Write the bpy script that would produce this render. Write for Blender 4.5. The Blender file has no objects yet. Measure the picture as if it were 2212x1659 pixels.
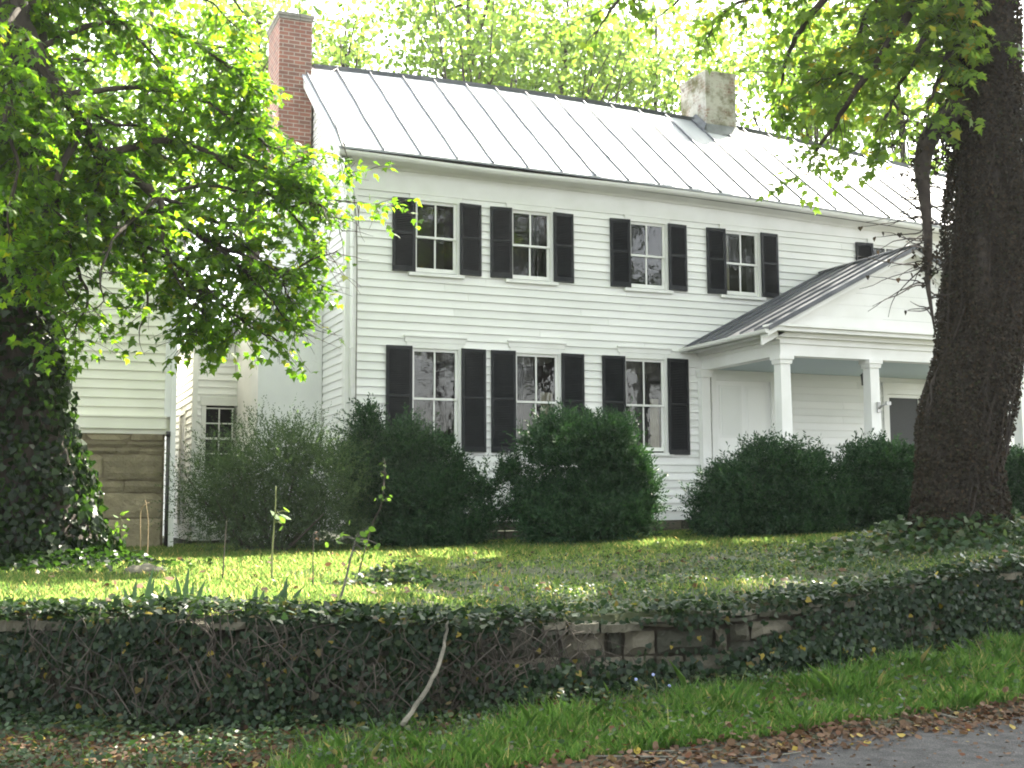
import bpy, bmesh, math, random
import numpy as np
from mathutils import Vector, Matrix

# ------------------------------------------------------------------ camera, sky, sun, exposure
SC = bpy.context.scene
COL = SC.collection
CAM = np.array([-5.10529, -19.13695, 0.12810])
FP = 2587.0                                     # focal length in units of a 2212 px wide picture
YAW, PITCH, ROLL = math.radians(22.859), math.radians(5.747), math.radians(-0.3276)
_d = np.array([math.sin(YAW)*math.cos(PITCH), math.cos(YAW)*math.cos(PITCH), math.sin(PITCH)])
_r = np.array([math.cos(YAW), -math.sin(YAW), 0.0]); _u = np.cross(_r, _d)
_R = _r*math.cos(ROLL)+_u*math.sin(ROLL); _U = -_r*math.sin(ROLL)+_u*math.cos(ROLL)
RH = np.array([math.cos(YAW), -math.sin(YAW), 0.0]); DH = np.array([math.sin(YAW), math.cos(YAW), 0.0])
cd = bpy.data.cameras.new('camera'); cam = bpy.data.objects.new('camera', cd); COL.objects.link(cam)
cd.sensor_width = 36.0; cd.lens = 36.0*3817.25/3264.0; cd.clip_start = 0.05; cd.clip_end = 2000
M = Matrix((( _R[0], _U[0], -_d[0], CAM[0]), (_R[1], _U[1], -_d[1], CAM[1]), (_R[2], _U[2], -_d[2], CAM[2]), (0,0,0,1)))
cam.matrix_world = M
SC.camera = cam

SUN = np.array([0.52, 0.32, 0.79]); SUN = SUN/np.linalg.norm(SUN)
SUN_EL = math.asin(SUN[2]); SUN_AZ = math.atan2(SUN[0], SUN[1])
world = bpy.data.worlds.new('World'); SC.world = world; world.use_nodes = True
nt = world.node_tree; bg = nt.nodes['Background']
sky = nt.nodes.new('ShaderNodeTexSky'); sky.sky_type = 'NISHITA'; sky.sun_disc = False
sky.sun_elevation = SUN_EL; sky.sun_rotation = SUN_AZ; sky.air_density = 1.0; sky.dust_density = 2.5; sky.ozone_density = 1.0
hs = nt.nodes.new('ShaderNodeHueSaturation'); hs.inputs['Saturation'].default_value = 0.30        # hazy white summer sky
wm = nt.nodes.new('ShaderNodeMix'); wm.data_type = 'RGBA'; wm.blend_type = 'MULTIPLY'; wm.inputs[0].default_value = 1.0; wm.inputs[7].default_value = (1.0, 0.99, 0.945, 1)
nt.links.new(sky.outputs[0], hs.inputs['Color']); nt.links.new(hs.outputs[0], wm.inputs[6]); nt.links.new(wm.outputs[2], bg.inputs[0]); bg.inputs[1].default_value = 0.13
sl = bpy.data.lights.new('sun', 'SUN'); so = bpy.data.objects.new('sun', sl); COL.objects.link(so)
sl.energy = 4.2; sl.angle = math.radians(0.53); sl.color = (1.0, 0.93, 0.80)
so.rotation_euler = Vector(SUN).to_track_quat('Z', 'Y').to_euler(); so.location = (20, 20, 40)
SC.view_settings.view_transform = 'Standard'; SC.view_settings.look = 'None'
SC.view_settings.exposure = 2.88; SC.view_settings.gamma = 1.0
SC.render.engine = 'CYCLES'
SC.cycles.filter_width = 1.9; SC.cycles.max_bounces = 8; SC.cycles.transparent_max_bounces = 8; SC.cycles.transmission_bounces = 4

rng = np.random.default_rng(7); random.seed(7)

# ------------------------------------------------------------------ placing helpers
def at(px, py, dep):                            # a point seen at (px, py) of the 2212 x 1659 picture, dep metres along the view axis
    w = _d + _R*((px-1106)/FP) - _U*((py-829.4)/FP)
    return CAM + w*dep
def W(lat, dep, z):                             # lateral / forward metres from the viewpoint on the flat
    p = CAM + RH*lat + DH*dep; return np.array([p[0], p[1], z])
def latdep(p):
    v = np.asarray(p)-CAM
    return v@RH, v@DH
def hor(px): return 1096-0.0057*px
def unit(v):
    v = np.asarray(v, float); return v/np.maximum(np.linalg.norm(v, axis=-1, keepdims=True), 1e-9)

# ------------------------------------------------------------------ object helpers
def tag(o, label=None, cat=None, group=None, kind=None):
    if label: o['label'] = label
    if cat: o['category'] = cat
    if group: o['group'] = group
    if kind: o['kind'] = kind
    return o
def empty(name, loc, label, cat, group=None):
    o = bpy.data.objects.new(name, None); COL.objects.link(o); o.location = loc; o.empty_display_size = 0.2
    return tag(o, label, cat, group)
def link(name, me, mats, parent=None):
    o = bpy.data.objects.new(name, me); COL.objects.link(o)
    for m in (mats if isinstance(mats, (list, tuple)) else [mats]): me.materials.append(m)
    if parent is not None:
        o.parent = parent
        t = parent.matrix_basis.translation.copy(); p = parent.parent
        while p is not None: t = t + p.matrix_basis.translation; p = p.parent
        o.location = -t + Vector((0,0,0)) if True else o.location
        # meshes are written in world space, so undo the chain of parents
    return o

class MB:
    def __init__(s): s.v=[]; s.f=[]; s.m=[]; s.sm=[]
    def add(s, vs, fs, mi=0, smooth=False):
        b=len(s.v); s.v += [tuple(map(float,p)) for p in vs]
        for f in fs: s.f.append([b+i for i in f]); s.m.append(mi); s.sm.append(smooth)
    def box(s, x0,x1,y0,y1,z0,z1, mi=0):
        if x0>x1: x0,x1=x1,x0
        if y0>y1: y0,y1=y1,y0
        if z0>z1: z0,z1=z1,z0
        vs=[(x0,y0,z0),(x1,y0,z0),(x1,y1,z0),(x0,y1,z0),(x0,y0,z1),(x1,y0,z1),(x1,y1,z1),(x0,y1,z1)]
        s.add(vs,[(0,3,2,1),(4,5,6,7),(0,1,5,4),(1,2,6,5),(2,3,7,6),(3,0,4,7)],mi)
    def obox(s, o, ax, ay, az, mi=0):           # oriented box from a corner and three edge vectors
        o,ax,ay,az=[np.array(q,float) for q in (o,ax,ay,az)]
        vs=[o,o+ax,o+ax+ay,o+ay,o+az,o+ax+az,o+ax+ay+az,o+ay+az]
        s.add(vs,[(0,3,2,1),(4,5,6,7),(0,1,5,4),(1,2,6,5),(2,3,7,6),(3,0,4,7)],mi)
    def prism(s, prof, a, b, mi=0):             # closed profile points given as functions of 0/1 end
        n=len(prof(0)); vs=list(prof(0))+list(prof(1))
        fs=[(i,(i+1)%n,n+(i+1)%n,n+i) for i in range(n)]+[tuple(range(n))[::-1],tuple(range(n,2*n))]
        s.add(vs,fs,mi)
    def tube(s, pts, rad, n=8, mi=0, cap=True):
        pts=[np.array(p,float) for p in pts]; k=len(pts)
        if not hasattr(rad,'__len__'): rad=[rad]*k
        vs=[]; ref=None
        for i,p in enumerate(pts):
            t=unit(pts[min(i+1,k-1)]-pts[max(i-1,0)])
            if ref is None:
                ref=np.array([1,0,0.]) if abs(t[0])<.8 else np.array([0,1.,0])
            x=unit(ref-t*(ref@t)); y=np.cross(t,x); ref=x
            for j in range(n):
                a=2*math.pi*j/n; vs.append(p+rad[i]*(x*math.cos(a)+y*math.sin(a)))
        fs=[(i*n+j,i*n+(j+1)%n,(i+1)*n+(j+1)%n,(i+1)*n+j) for i in range(k-1) for j in range(n)]
        if cap: fs+=[tuple(range(n))[::-1],tuple(range((k-1)*n,k*n))]
        s.add(vs,fs,mi,True)
    def build(s, name, mats, parent=None):
        me=bpy.data.meshes.new(name); me.from_pydata(s.v,[],s.f)
        me.polygons.foreach_set('material_index',s.m); me.polygons.foreach_set('use_smooth',s.sm); me.update()
        return link(name,me,mats,parent)

def catmull(pts, sub=5):
    P=np.array(pts,float); P=np.vstack([2*P[0]-P[1],P,2*P[-1]-P[-2]]); out=[]
    for i in range(1,len(P)-2):
        for k in range(sub):
            t=k/sub; a,b,c,d=P[i-1],P[i],P[i+1],P[i+2]
            out.append(.5*((2*b)+(-a+c)*t+(2*a-5*b+4*c-d)*t*t+(-a+3*b-3*c+d)*t**3))
    out.append(P[-2]); return np.array(out)

def fast_poly(name, V, k, mats, parent=None, smooth=False):
    """V: (N,k,3) separate k-gons"""
    N=len(V); me=bpy.data.meshes.new(name)
    me.vertices.add(N*k); me.vertices.foreach_set('co', V.reshape(-1).astype(np.float32))
    me.loops.add(N*k); me.loops.foreach_set('vertex_index', np.arange(N*k,dtype=np.int32))
    me.polygons.add(N); me.polygons.foreach_set('loop_start', np.arange(0,N*k,k,dtype=np.int32))
    try: me.polygons.foreach_set('loop_total', np.full(N,k,dtype=np.int32))
    except Exception: pass
    me.update(calc_edges=True); me.validate()
    return link(name, me, mats, parent)

MAPLE = np.array([(0,0),(.20,-.03),(.42,.02),(.30,.20),(.56,.42),(.26,.45),(.17,.62),(0,1.0),(-.17,.62),(-.26,.45),(-.56,.42),(-.30,.20),(-.42,.02),(-.20,-.03)])
IVY = np.array([(0,0),(.35,-.1),(.52,.25),(.3,.55),(0,.95),(-.3,.55),(-.52,.25),(-.35,-.1)])
OVAL = np.array([(0,0),(.24,.3),(.22,.65),(0,1.0),(-.22,.65),(-.24,.3)])
NEEDLE = np.array([(0,0),(.5,.5),(0,1.0),(-.5,.5)])
def leaves(name, P, T, N, size, tmpl, mats, parent=None, wid=1.0, curl=.25):
    """leaf polygons at P, tip direction T, facing N"""
    T=unit(T); N=np.asarray(N,float); N=unit(N-T*np.sum(N*T,1,keepdims=True)); S=np.cross(T,N)
    size=np.asarray(size)[:,None,None]
    x=tmpl[None,:,0:1]*wid; y=tmpl[None,:,1:2]
    h=-curl*(y*y)*.6-curl*np.abs(x)*.5
    V=P[:,None,:]+size*(S[:,None,:]*x+T[:,None,:]*y+N[:,None,:]*h)
    return fast_poly(name,V,len(tmpl),mats,parent)
def rvec(n): return unit(rng.normal(size=(n,3)))

# ------------------------------------------------------------------ materials
def mat(name, col, rough=.7, metal=0., spec=.5):
    m=bpy.data.materials.new(name); m.use_nodes=True; b=m.node_tree.nodes['Principled BSDF']
    b.inputs['Base Color'].default_value=(*col,1); b.inputs['Roughness'].default_value=rough
    b.inputs['Metallic'].default_value=metal; b.inputs['Specular IOR Level'].default_value=spec
    return m
def noisy(name, c1, c2, scale=3., rough=.75, bump=.0, bscale=40., detail=6., metal=0., spec=.5, island=False, stretch=None, c3=None, lo=.35, hi=.65):
    m=mat(name,c1,rough,metal,spec); n=m.node_tree.nodes; l=m.node_tree.links; b=n['Principled BSDF']
    tc=n.new('ShaderNodeTexCoord'); mp=n.new('ShaderNodeMapping'); l.new(tc.outputs['Object'],mp.inputs[0])
    if stretch: mp.inputs['Scale'].default_value=stretch
    t=n.new('ShaderNodeTexNoise'); t.inputs['Scale'].default_value=scale; t.inputs['Detail'].default_value=detail; l.new(mp.outputs[0],t.inputs['Vector'])
    r=n.new('ShaderNodeValToRGB'); r.color_ramp.elements[0].position=lo; r.color_ramp.elements[1].position=hi
    r.color_ramp.elements[0].color=(*c1,1); r.color_ramp.elements[1].color=(*c2,1)
    if c3:
        e=r.color_ramp.elements.new((lo+hi)/2); e.color=(*c3,1)
    if island:
        g=n.new('ShaderNodeNewGeometry'); a=n.new('ShaderNodeMath'); a.operation='MULTIPLY_ADD'; a.inputs[1].default_value=.5; l.new(g.outputs['Random Per Island'],a.inputs[0])
        q=n.new('ShaderNodeMath'); q.operation='MULTIPLY'; q.inputs[1].default_value=.5; l.new(t.outputs[0],q.inputs[0]); l.new(q.outputs[0],a.inputs[2]); l.new(a.outputs[0],r.inputs[0])
    else: l.new(t.outputs[0],r.inputs[0])
    l.new(r.outputs[0],b.inputs['Base Color'])
    if bump:
        t2=n.new('ShaderNodeTexNoise'); t2.inputs['Scale'].default_value=bscale; t2.inputs['Detail'].default_value=5; l.new(mp.outputs[0],t2.inputs['Vector'])
        bp=n.new('ShaderNodeBump'); bp.inputs['Strength'].default_value=bump; bp.inputs['Distance'].default_value=.02; l.new(t2.outputs[0],bp.inputs['Height']); l.new(bp.outputs[0],b.inputs['Normal'])
    return m
def leafmat(name, cols, trans, tfac=.45, rough=.4, spec=.4):
    spec=spec*.45
    """cols: list of (pos,colour) by random per leaf; diffuse + gloss + light let through the blade"""
    m=bpy.data.materials.new(name); m.use_nodes=True; n=m.node_tree.nodes; l=m.node_tree.links; b=n['Principled BSDF']; out=n['Material Output']
    g=n.new('ShaderNodeNewGeometry'); r=n.new('ShaderNodeValToRGB'); l.new(g.outputs['Random Per Island'],r.inputs[0])
    while len(r.color_ramp.elements)<len(cols): r.color_ramp.elements.new(.5)
    for e,(p,c) in zip(r.color_ramp.elements,cols): e.position=p; e.color=(*c,1)
    l.new(r.outputs[0],b.inputs['Base Color']); b.inputs['Roughness'].default_value=rough; b.inputs['Specular IOR Level'].default_value=spec
    tr=n.new('ShaderNodeBsdfTranslucent'); mx=n.new('ShaderNodeMix'); mx.data_type='RGBA'; mx.blend_type='MULTIPLY'; mx.inputs[0].default_value=1.
    l.new(r.outputs[0],mx.inputs[6]); mx.inputs[7].default_value=(*trans,1); l.new(mx.outputs[2],tr.inputs[0])
    ms=n.new('ShaderNodeMixShader'); ms.inputs[0].default_value=tfac; l.new(b.outputs[0],ms.inputs[1]); l.new(tr.outputs[0],ms.inputs[2]); l.new(ms.outputs[0],out.inputs[0])
    return m
WHITE=noisy('white_paint',(.83,.83,.81),(.70,.71,.68),1.3,.55,.05,60,lo=.38,hi=.85,island=True)
WHITE2=noisy('white_trim_paint',(.81,.81,.79),(.74,.74,.71),2.,.5,.04,50)
CREAM=noisy('cream_siding_paint',(.80,.79,.68),(.73,.72,.61),1.4,.5,.04,50)
STUCCO=noisy('white_stucco',(.80,.80,.79),(.70,.70,.69),1.3,.9,.4,30)
ROOFM=noisy('painted_roof_metal',(.43,.45,.48),(.25,.265,.29),1.6,.6,.10,6,spec=.25,stretch=(1,.22,.22),lo=.38,hi=.78)
DARKROOF=noisy('dark_roof_metal',(.06,.065,.075),(.11,.115,.125),2.,.42,.05,10,metal=.3)
SHUT=noisy('dark_shutter_paint',(.009,.011,.013),(.017,.019,.022),5.,.5,.05,80,spec=.25)
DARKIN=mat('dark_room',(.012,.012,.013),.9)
LACE=noisy('cream_curtain_cloth',(.42,.39,.29),(.34,.32,.23),6,.9)
SWAG=noisy('faded_lace_cloth',(.10,.095,.08),(.06,.058,.05),9,.9)
DARKCLOTH=noisy('dark_curtain_cloth',(.08,.08,.085),(.05,.05,.055),6,.9)
PIPE=noisy('black_pipe_paint',(.02,.02,.022),(.05,.045,.04),5,.5)
BARK=noisy('dark_bark',(.024,.019,.014),(.055,.042,.032),7,.9,.9,25,stretch=(1,1,.3))
VINEBARK=noisy('vine_covered_bark',(.026,.021,.017),(.050,.040,.031),9,.95,1.0,30)
TWIG=noisy('twig_bark',(.030,.023,.018),(.06,.047,.036),20,.85)
DEADV=noisy('dead_vine_wood',(.028,.024,.018),(.068,.056,.042),8,.9)
GREYSTICK=noisy('grey_weathered_stick',(.075,.07,.055),(.14,.135,.105),12,.9,.3,60)
SOILG=noisy('grass_soil',(.032,.045,.016),(.075,.055,.036),1.2,.95,.5,30,c3=(.05,.060,.024),lo=.3,hi=.72)
VERGEG=noisy('verge_soil',(.028,.026,.016),(.048,.035,.024),2.5,.95,.6,25,c3=(.028,.034,.012))
CEILB=mat('pale_blue_ceiling',(.42,.49,.51),.6)
FLOORG=mat('grey_porch_floor',(.25,.26,.27),.6)
def asphalt():
    m=noisy('asphalt',(.020,.020,.021),(.052,.051,.050),9.,.94,1.,90)
    n=m.node_tree.nodes; l=m.node_tree.links; b=n['Principled BSDF']
    t=n.new('ShaderNodeTexVoronoi'); t.inputs['Scale'].default_value=48; r=n.new('ShaderNodeValToRGB'); r.color_ramp.elements[0].position=.0; r.color_ramp.elements[0].color=(5.,4.9,4.7,1); r.color_ramp.elements[1].position=.30; r.color_ramp.elements[1].color=(.85,.85,.85,1)
    tc=n.new('ShaderNodeTexCoord'); l.new(tc.outputs['Object'],t.inputs['Vector']); l.new(t.outputs['Distance'],r.inputs[0])
    mx=n.new('ShaderNodeMix'); mx.data_type='RGBA'; mx.blend_type='MULTIPLY'; mx.inputs[0].default_value=.8
    src=b.inputs['Base Color'].links[0].from_socket; l.new(src,mx.inputs[6]); l.new(r.outputs[0],mx.inputs[7]); l.new(mx.outputs[2],b.inputs['Base Color'])
    return m
ASPH=asphalt()
def brickmat(name, c1, c2, mortar, wash=None, bw=.215, bh=.076, rot=(0,0,0)):
    m=mat(name,c1,.85); n=m.node_tree.nodes; l=m.node_tree.links; b=n['Principled BSDF']
    tc=n.new('ShaderNodeTexCoord'); sx=n.new('ShaderNodeSeparateXYZ'); l.new(tc.outputs['Object'],sx.inputs[0])
    ad=n.new('ShaderNodeMath'); ad.operation='ADD'; l.new(sx.outputs[0],ad.inputs[0]); l.new(sx.outputs[1],ad.inputs[1])   # bricks run round the corner
    cx=n.new('ShaderNodeCombineXYZ'); l.new(ad.outputs[0],cx.inputs[0]); l.new(sx.outputs[2],cx.inputs[1])
    t=n.new('ShaderNodeTexBrick'); l.new(cx.outputs[0],t.inputs['Vector']); t.inputs['Scale'].default_value=1.
    t.inputs['Brick Width'].default_value=bw; t.inputs['Row Height'].default_value=bh; t.inputs['Mortar Size'].default_value=.010; t.inputs['Mortar Smooth'].default_value=.2
    t.inputs['Color1'].default_value=(*c1,1); t.inputs['Color2'].default_value=(*c2,1); t.inputs['Mortar'].default_value=(*mortar,1)
    no=n.new('ShaderNodeTexNoise'); no.inputs['Scale'].default_value=4.; no.inputs['Detail'].default_value=8; l.new(tc.outputs['Object'],no.inputs['Vector'])
    last=t.outputs['Color']
    mx=n.new('ShaderNodeMix'); mx.data_type='RGBA'; mx.blend_type='MULTIPLY'; mx.inputs[0].default_value=.55; l.new(last,mx.inputs[6])
    r=n.new('ShaderNodeValToRGB'); r.color_ramp.elements[0].position=.3; r.color_ramp.elements[0].color=(.5,.5,.5,1); r.color_ramp.elements[1].position=.65; r.color_ramp.elements[1].color=(1.2,1.15,1.1,1)
    l.new(no.outputs[0],r.inputs[0]); l.new(r.outputs[0],mx.inputs[7]); last=mx.outputs[2]
    if wash:
        for col,sc,lo,hi in wash:
            n2=n.new('ShaderNodeTexNoise'); n2.inputs['Scale'].default_value=sc; n2.inputs['Detail'].default_value=9; n2.inputs['Roughness'].default_value=.7; l.new(tc.outputs['Object'],n2.inputs['Vector'])
            r2=n.new('ShaderNodeValToRGB'); r2.color_ramp.elements[0].position=lo; r2.color_ramp.elements[0].color=(0,0,0,1); r2.color_ramp.elements[1].position=hi; r2.color_ramp.elements[1].color=(1,1,1,1); l.new(n2.outputs[0],r2.inputs[0])
            m2=n.new('ShaderNodeMix'); m2.data_type='RGBA'; l.new(r2.outputs[0],m2.inputs[0]); l.new(last,m2.inputs[6]); m2.inputs[7].default_value=(*col,1); last=m2.outputs[2]
    l.new(last,b.inputs['Base Color'])
    bp=n.new('ShaderNodeBump'); bp.inputs['Strength'].default_value=.6; bp.inputs['Distance'].default_value=.01; iv=n.new('ShaderNodeMath'); iv.operation='SUBTRACT'; iv.inputs[0].default_value=1.; l.new(t.outputs['Fac'],iv.inputs[1]); l.new(iv.outputs[0],bp.inputs['Height']); l.new(bp.outputs[0],b.inputs['Normal'])
    return m
BRICK=brickmat('red_brick',(.33,.14,.105),(.22,.11,.09),(.38,.33,.29),wash=[((.72,.70,.66),1.6,.68,.76)])
WASHBRICK=brickmat('whitewashed_brick',(.26,.13,.10),(.20,.11,.085),(.45,.42,.36),wash=[((.50,.49,.44),3.2,.34,.50),((.13,.12,.055),1.5,.47,.62),((.12,.10,.085),7.,.60,.68)])
CONC=noisy('weathered_cap',(.20,.19,.17),(.30,.28,.25),5,.9,.5,30)
STONE=noisy('tan_sandstone',(.17,.145,.088),(.36,.31,.20),5.5,.9,1.,26,island=True,c3=(.26,.22,.138))
WALLST=noisy('mossy_fieldstone',(.034,.035,.023),(.115,.105,.075),4.,.92,.9,22,island=True,c3=(.068,.064,.043))
MORTAR=noisy('mortar',(.03,.026,.018),(.06,.05,.036),8,.95,.5,40)
GLASSM=bpy.data.materials.new('old_window_glass'); GLASSM.use_nodes=True
def _glass():
    n=GLASSM.node_tree.nodes; l=GLASSM.node_tree.links; n.remove(n['Principled BSDF']); out=n['Material Output']
    tc=n.new('ShaderNodeTexCoord'); no=n.new('ShaderNodeTexNoise'); no.inputs['Scale'].default_value=5.5; no.inputs['Detail'].default_value=2; l.new(tc.outputs['Object'],no.inputs['Vector'])
    bp=n.new('ShaderNodeBump'); bp.inputs['Strength'].default_value=.10; bp.inputs['Distance'].default_value=.02; l.new(no.outputs[0],bp.inputs['Height'])
    gl=n.new('ShaderNodeBsdfGlossy'); gl.inputs['Roughness'].default_value=.0; l.new(bp.outputs[0],gl.inputs['Normal'])
    tr=n.new('ShaderNodeBsdfTransparent'); tr.inputs[0].default_value=(.9,.92,.91,1)
    fr=n.new('ShaderNodeFresnel'); fr.inputs[0].default_value=1.5; mu=n.new('ShaderNodeMath'); mu.operation='MULTIPLY'; mu.inputs[1].default_value=1.9; l.new(fr.outputs[0],mu.inputs[0])
    mx=n.new('ShaderNodeMixShader'); l.new(mu.outputs[0],mx.inputs[0]); l.new(tr.outputs[0],mx.inputs[1]); l.new(gl.outputs[0],mx.inputs[2]); l.new(mx.outputs[0],out.inputs[0])
_glass()
MAPLEM=leafmat('maple_leaf',[(0,(.026,.060,.010)),(.5,(.052,.100,.015)),(.95,(.085,.140,.018)),(1,(.14,.13,.02))],(3.4,3.7,.9),.58,.38,.6)
MAPLER=leafmat('pale_maple_leaf',[(0,(.050,.092,.022)),(.5,(.075,.13,.028)),(.92,(.11,.16,.03)),(1,(.22,.16,.03))],(3.0,3.0,1.4),.58,.4,.5)
WOODLEAF=leafmat('far_wood_leaf',[(0,(.012,.028,.012)),(1,(.028,.05,.02))],(2,2,1),.3,.6,.2)
BACKLEAF=leafmat('background_leaf',[(0,(.055,.095,.028)),(.5,(.08,.135,.035)),(1,(.12,.17,.04))],(2.9,2.8,1.7),.55,.5,.3)
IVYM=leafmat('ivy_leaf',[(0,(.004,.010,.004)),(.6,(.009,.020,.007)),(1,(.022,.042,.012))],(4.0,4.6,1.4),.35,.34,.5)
WALLIVY=leafmat('wall_ivy_leaf',[(0,(.010,.021,.011)),(.6,(.019,.036,.018)),(.93,(.036,.055,.026)),(.985,(.05,.04,.025)),(1,(.26,.20,.03))],(2,2.3,1),.25,.42,.45)
DEADLEAF=leafmat('withered_vine_leaf',[(0,(.024,.024,.018)),(.45,(.034,.030,.023)),(.80,(.046,.037,.027)),(.93,(.062,.045,.030)),(1,(.030,.042,.022))],(1.6,1.4,1),.2,.7,.2)
YEWM=leafmat('yew_needle',[(0,(.014,.036,.019)),(.55,(.025,.058,.028)),(1,(.050,.096,.042))],(1.8,2.2,1.0),.22,.45,.4)
SHRUBM=leafmat('shrub_leaf',[(0,(.036,.058,.034)),(.5,(.056,.086,.048)),(1,(.095,.13,.07))],(2,2.3,1.1),.35,.5,.35)
GRASSM=leafmat('lawn_blade',[(0,(.036,.078,.026)),(.55,(.062,.118,.040)),(.88,(.105,.145,.062)),(1,(.28,.24,.14))],(4.3,3.6,2.2),.55,.5,.3)
VGRASSM=leafmat('verge_blade',[(0,(.050,.115,.030)),(.55,(.082,.172,.042)),(.88,(.13,.22,.07)),(.95,(.22,.22,.11)),(1,(.36,.30,.18))],(2.2,2.2,1.1),.4,.45,.3)
COVERM=leafmat('cover_leaf',[(0,(.020,.040,.020)),(.6,(.036,.062,.030)),(.9,(.065,.088,.042)),(1,(.12,.09,.05))],(2,2.3,1),.3,.4,.5)
LITTER=leafmat('fallen_leaf',[(0,(.035,.022,.014)),(.35,(.085,.052,.032)),(.7,(.14,.095,.062)),(.9,(.10,.040,.022)),(.965,(.20,.15,.07)),(1,(.36,.28,.05))],(1.4,1.3,1),.2,.7,.25)
IRISM=leafmat('iris_blade',[(0,(.035,.07,.035)),(1,(.05,.09,.045))],(1.5,1.7,1.0),.12,.45,.4)
SPRIGM=leafmat('sapling_leaf',[(0,(.045,.095,.02)),(1,(.08,.14,.03))],(2.8,2.8,1.3),.5,.45,.35)
DRYM=mat('dry_stalk',(.30,.22,.12),.9)
GREENSTEM=mat('green_stem',(.13,.15,.05),.8)
FLOWERM=mat('pale_blue_petal',(.26,.30,.52),.7)

# ------------------------------------------------------------------ the ground: terrace lawn above a stone wall, verge, road
_wx=np.array([0,368,813,1084,1339,1594,1849,2212.])
_wb=np.array([1535,1558,1552,1517,1480,1458,1417,1356.])
_wz=np.array([-1.40,-1.40,-1.38,-1.34,-1.30,-1.25,-1.20,-1.10])
_wt=np.array([1328,1318,1338,1341,1330,1305,1279,1218.])
_wdep=(CAM[2]-_wz)*FP/(_wb-hor(_wx)); _wlat=(_wx-1106)/FP*_wdep
_wzt=CAM[2]-(_wt-hor(_wx))*_wdep/FP
_wlat=np.concatenate([[-30,-9],_wlat,[10,30]]); _wdep=np.concatenate([[_wdep[0]-2,_wdep[0]+.0],_wdep,[_wdep[-1]+2.6,_wdep[-1]+12]])
_wz=np.concatenate([[_wz[0]]*2,_wz,[_wz[-1]]*2]); _wzt=np.concatenate([[_wzt[0]]*2,_wzt,[_wzt[-1]+.1]*2])
_rx=np.array([0,700,1084,1594,1849,2212.]); _ry=np.array([1740,1700,1678,1612,1574,1532.])
_rdep=(CAM[2]+1.42)*FP/(_ry-hor(_rx)); _rlat=(_rx-1106)/FP*_rdep
_rlat=np.concatenate([[-60,-9],_rlat,[10,60]]); _rdep=np.concatenate([[-14,5.2],_rdep,[12.2,33]])
def wall_dep(lat): return np.interp(lat,_wlat,_wdep)
def wall_zb(lat): return np.interp(lat,_wlat,_wz)
def wall_zt(lat): return np.interp(lat,_wlat,_wzt)
def road_dep(lat): return np.interp(lat,_rlat,_rdep)
TRUNK_R=at(2063,1135,14.2); TRUNK_L=at(40,1235,15.0)
def lumps(lat,dep): return .035*np.sin(lat*1.9+dep*.7)*np.sin(dep*1.7-lat*.6)+.02*np.sin(lat*4.1+1)*np.sin(dep*3.7)
def lawn_z(lat,dep):
    lat=np.asarray(lat,float); dep=np.asarray(dep,float)
    w=wall_dep(lat)+.35
    hd=np.interp(lat,[-8,-2,6,14],[17.5,17.5,20,22]); zh=np.interp(lat,[-6,-1,3,6,12],[-.58,-.56,-.42,-.36,-.3])
    t=np.clip((dep-w)/np.maximum(hd-w,1.),0,1)
    z=wall_zt(lat)*(1-t)+zh*t+lumps(lat,dep)*np.clip(1.2-t,0,1)
    l,d=latdep(TRUNK_R); z=z+.22*np.exp(-((lat-l)**2+(dep-d)**2)/1.5)
    l,d=latdep(TRUNK_L); z=z+.12*np.exp(-((lat-l)**2+(dep-d)**2)/2.0)
    return z
def verge_z(lat,dep):
    lat=np.asarray(lat,float); dep=np.asarray(dep,float)
    w=wall_dep(lat); r=road_dep(lat)
    t=np.clip((w-dep)/np.maximum(w-r,.2),0,1)
    return wall_zb(lat)*(1-t)+(-1.425)*t+.012*np.sin(lat*5)*np.sin(dep*6)*(1-t)
def grid_obj(name, latg, sg, depf, zf, m, skirt=0.):
    L,Sg=np.meshgrid(latg,sg,indexing='ij'); D=depf(L,Sg); Z=zf(L,D)
    if skirt: Z[:,0]-=skirt                      # the cut edge of the bank behind the wall
    V=CAM[None,None,:]*np.array([1,1,0])+L[...,None]*RH+D[...,None]*DH; V[...,2]=Z
    n1,n2=L.shape; idx=np.arange(n1*n2).reshape(n1,n2)
    F=np.stack([idx[:-1,:-1],idx[1:,:-1],idx[1:,1:],idx[:-1,1:]],-1).reshape(-1,4)
    me=bpy.data.meshes.new(name); me.from_pydata(V.reshape(-1,3).tolist(),[],F.tolist()); me.update()
    me.polygons.foreach_set('use_smooth',[True]*len(F))
    return tag(link(name,me,m),kind='structure')
LG=np.concatenate([[-150,-100,-60,-35,-24,-18,-14],np.arange(-11,11.01,.2),[14,18,24,35,60,100,150]])
lawn=grid_obj('lawn',LG,np.concatenate([[0],np.arange(.004,13,.2),[14,16,20,30,60,110,180]]),lambda L,s:wall_dep(L)+.16+s,lawn_z,SOILG,.6)
verge=grid_obj('verge',LG,np.concatenate([-np.arange(0,4.5,.12),[-5.5,-8,-20,-50,-100]]),lambda L,s:wall_dep(L)+.2+s,verge_z,VERGEG)
road=grid_obj('road',LG,np.array([-14,-12,-8,-4,-2,-1,-.5,-.2,-.05,.02]),lambda L,s:road_dep(L)+s+.05*np.sin(L*3.1)+.03*np.sin(L*9),lambda L,D:np.full_like(L,-1.415),ASPH)

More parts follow.
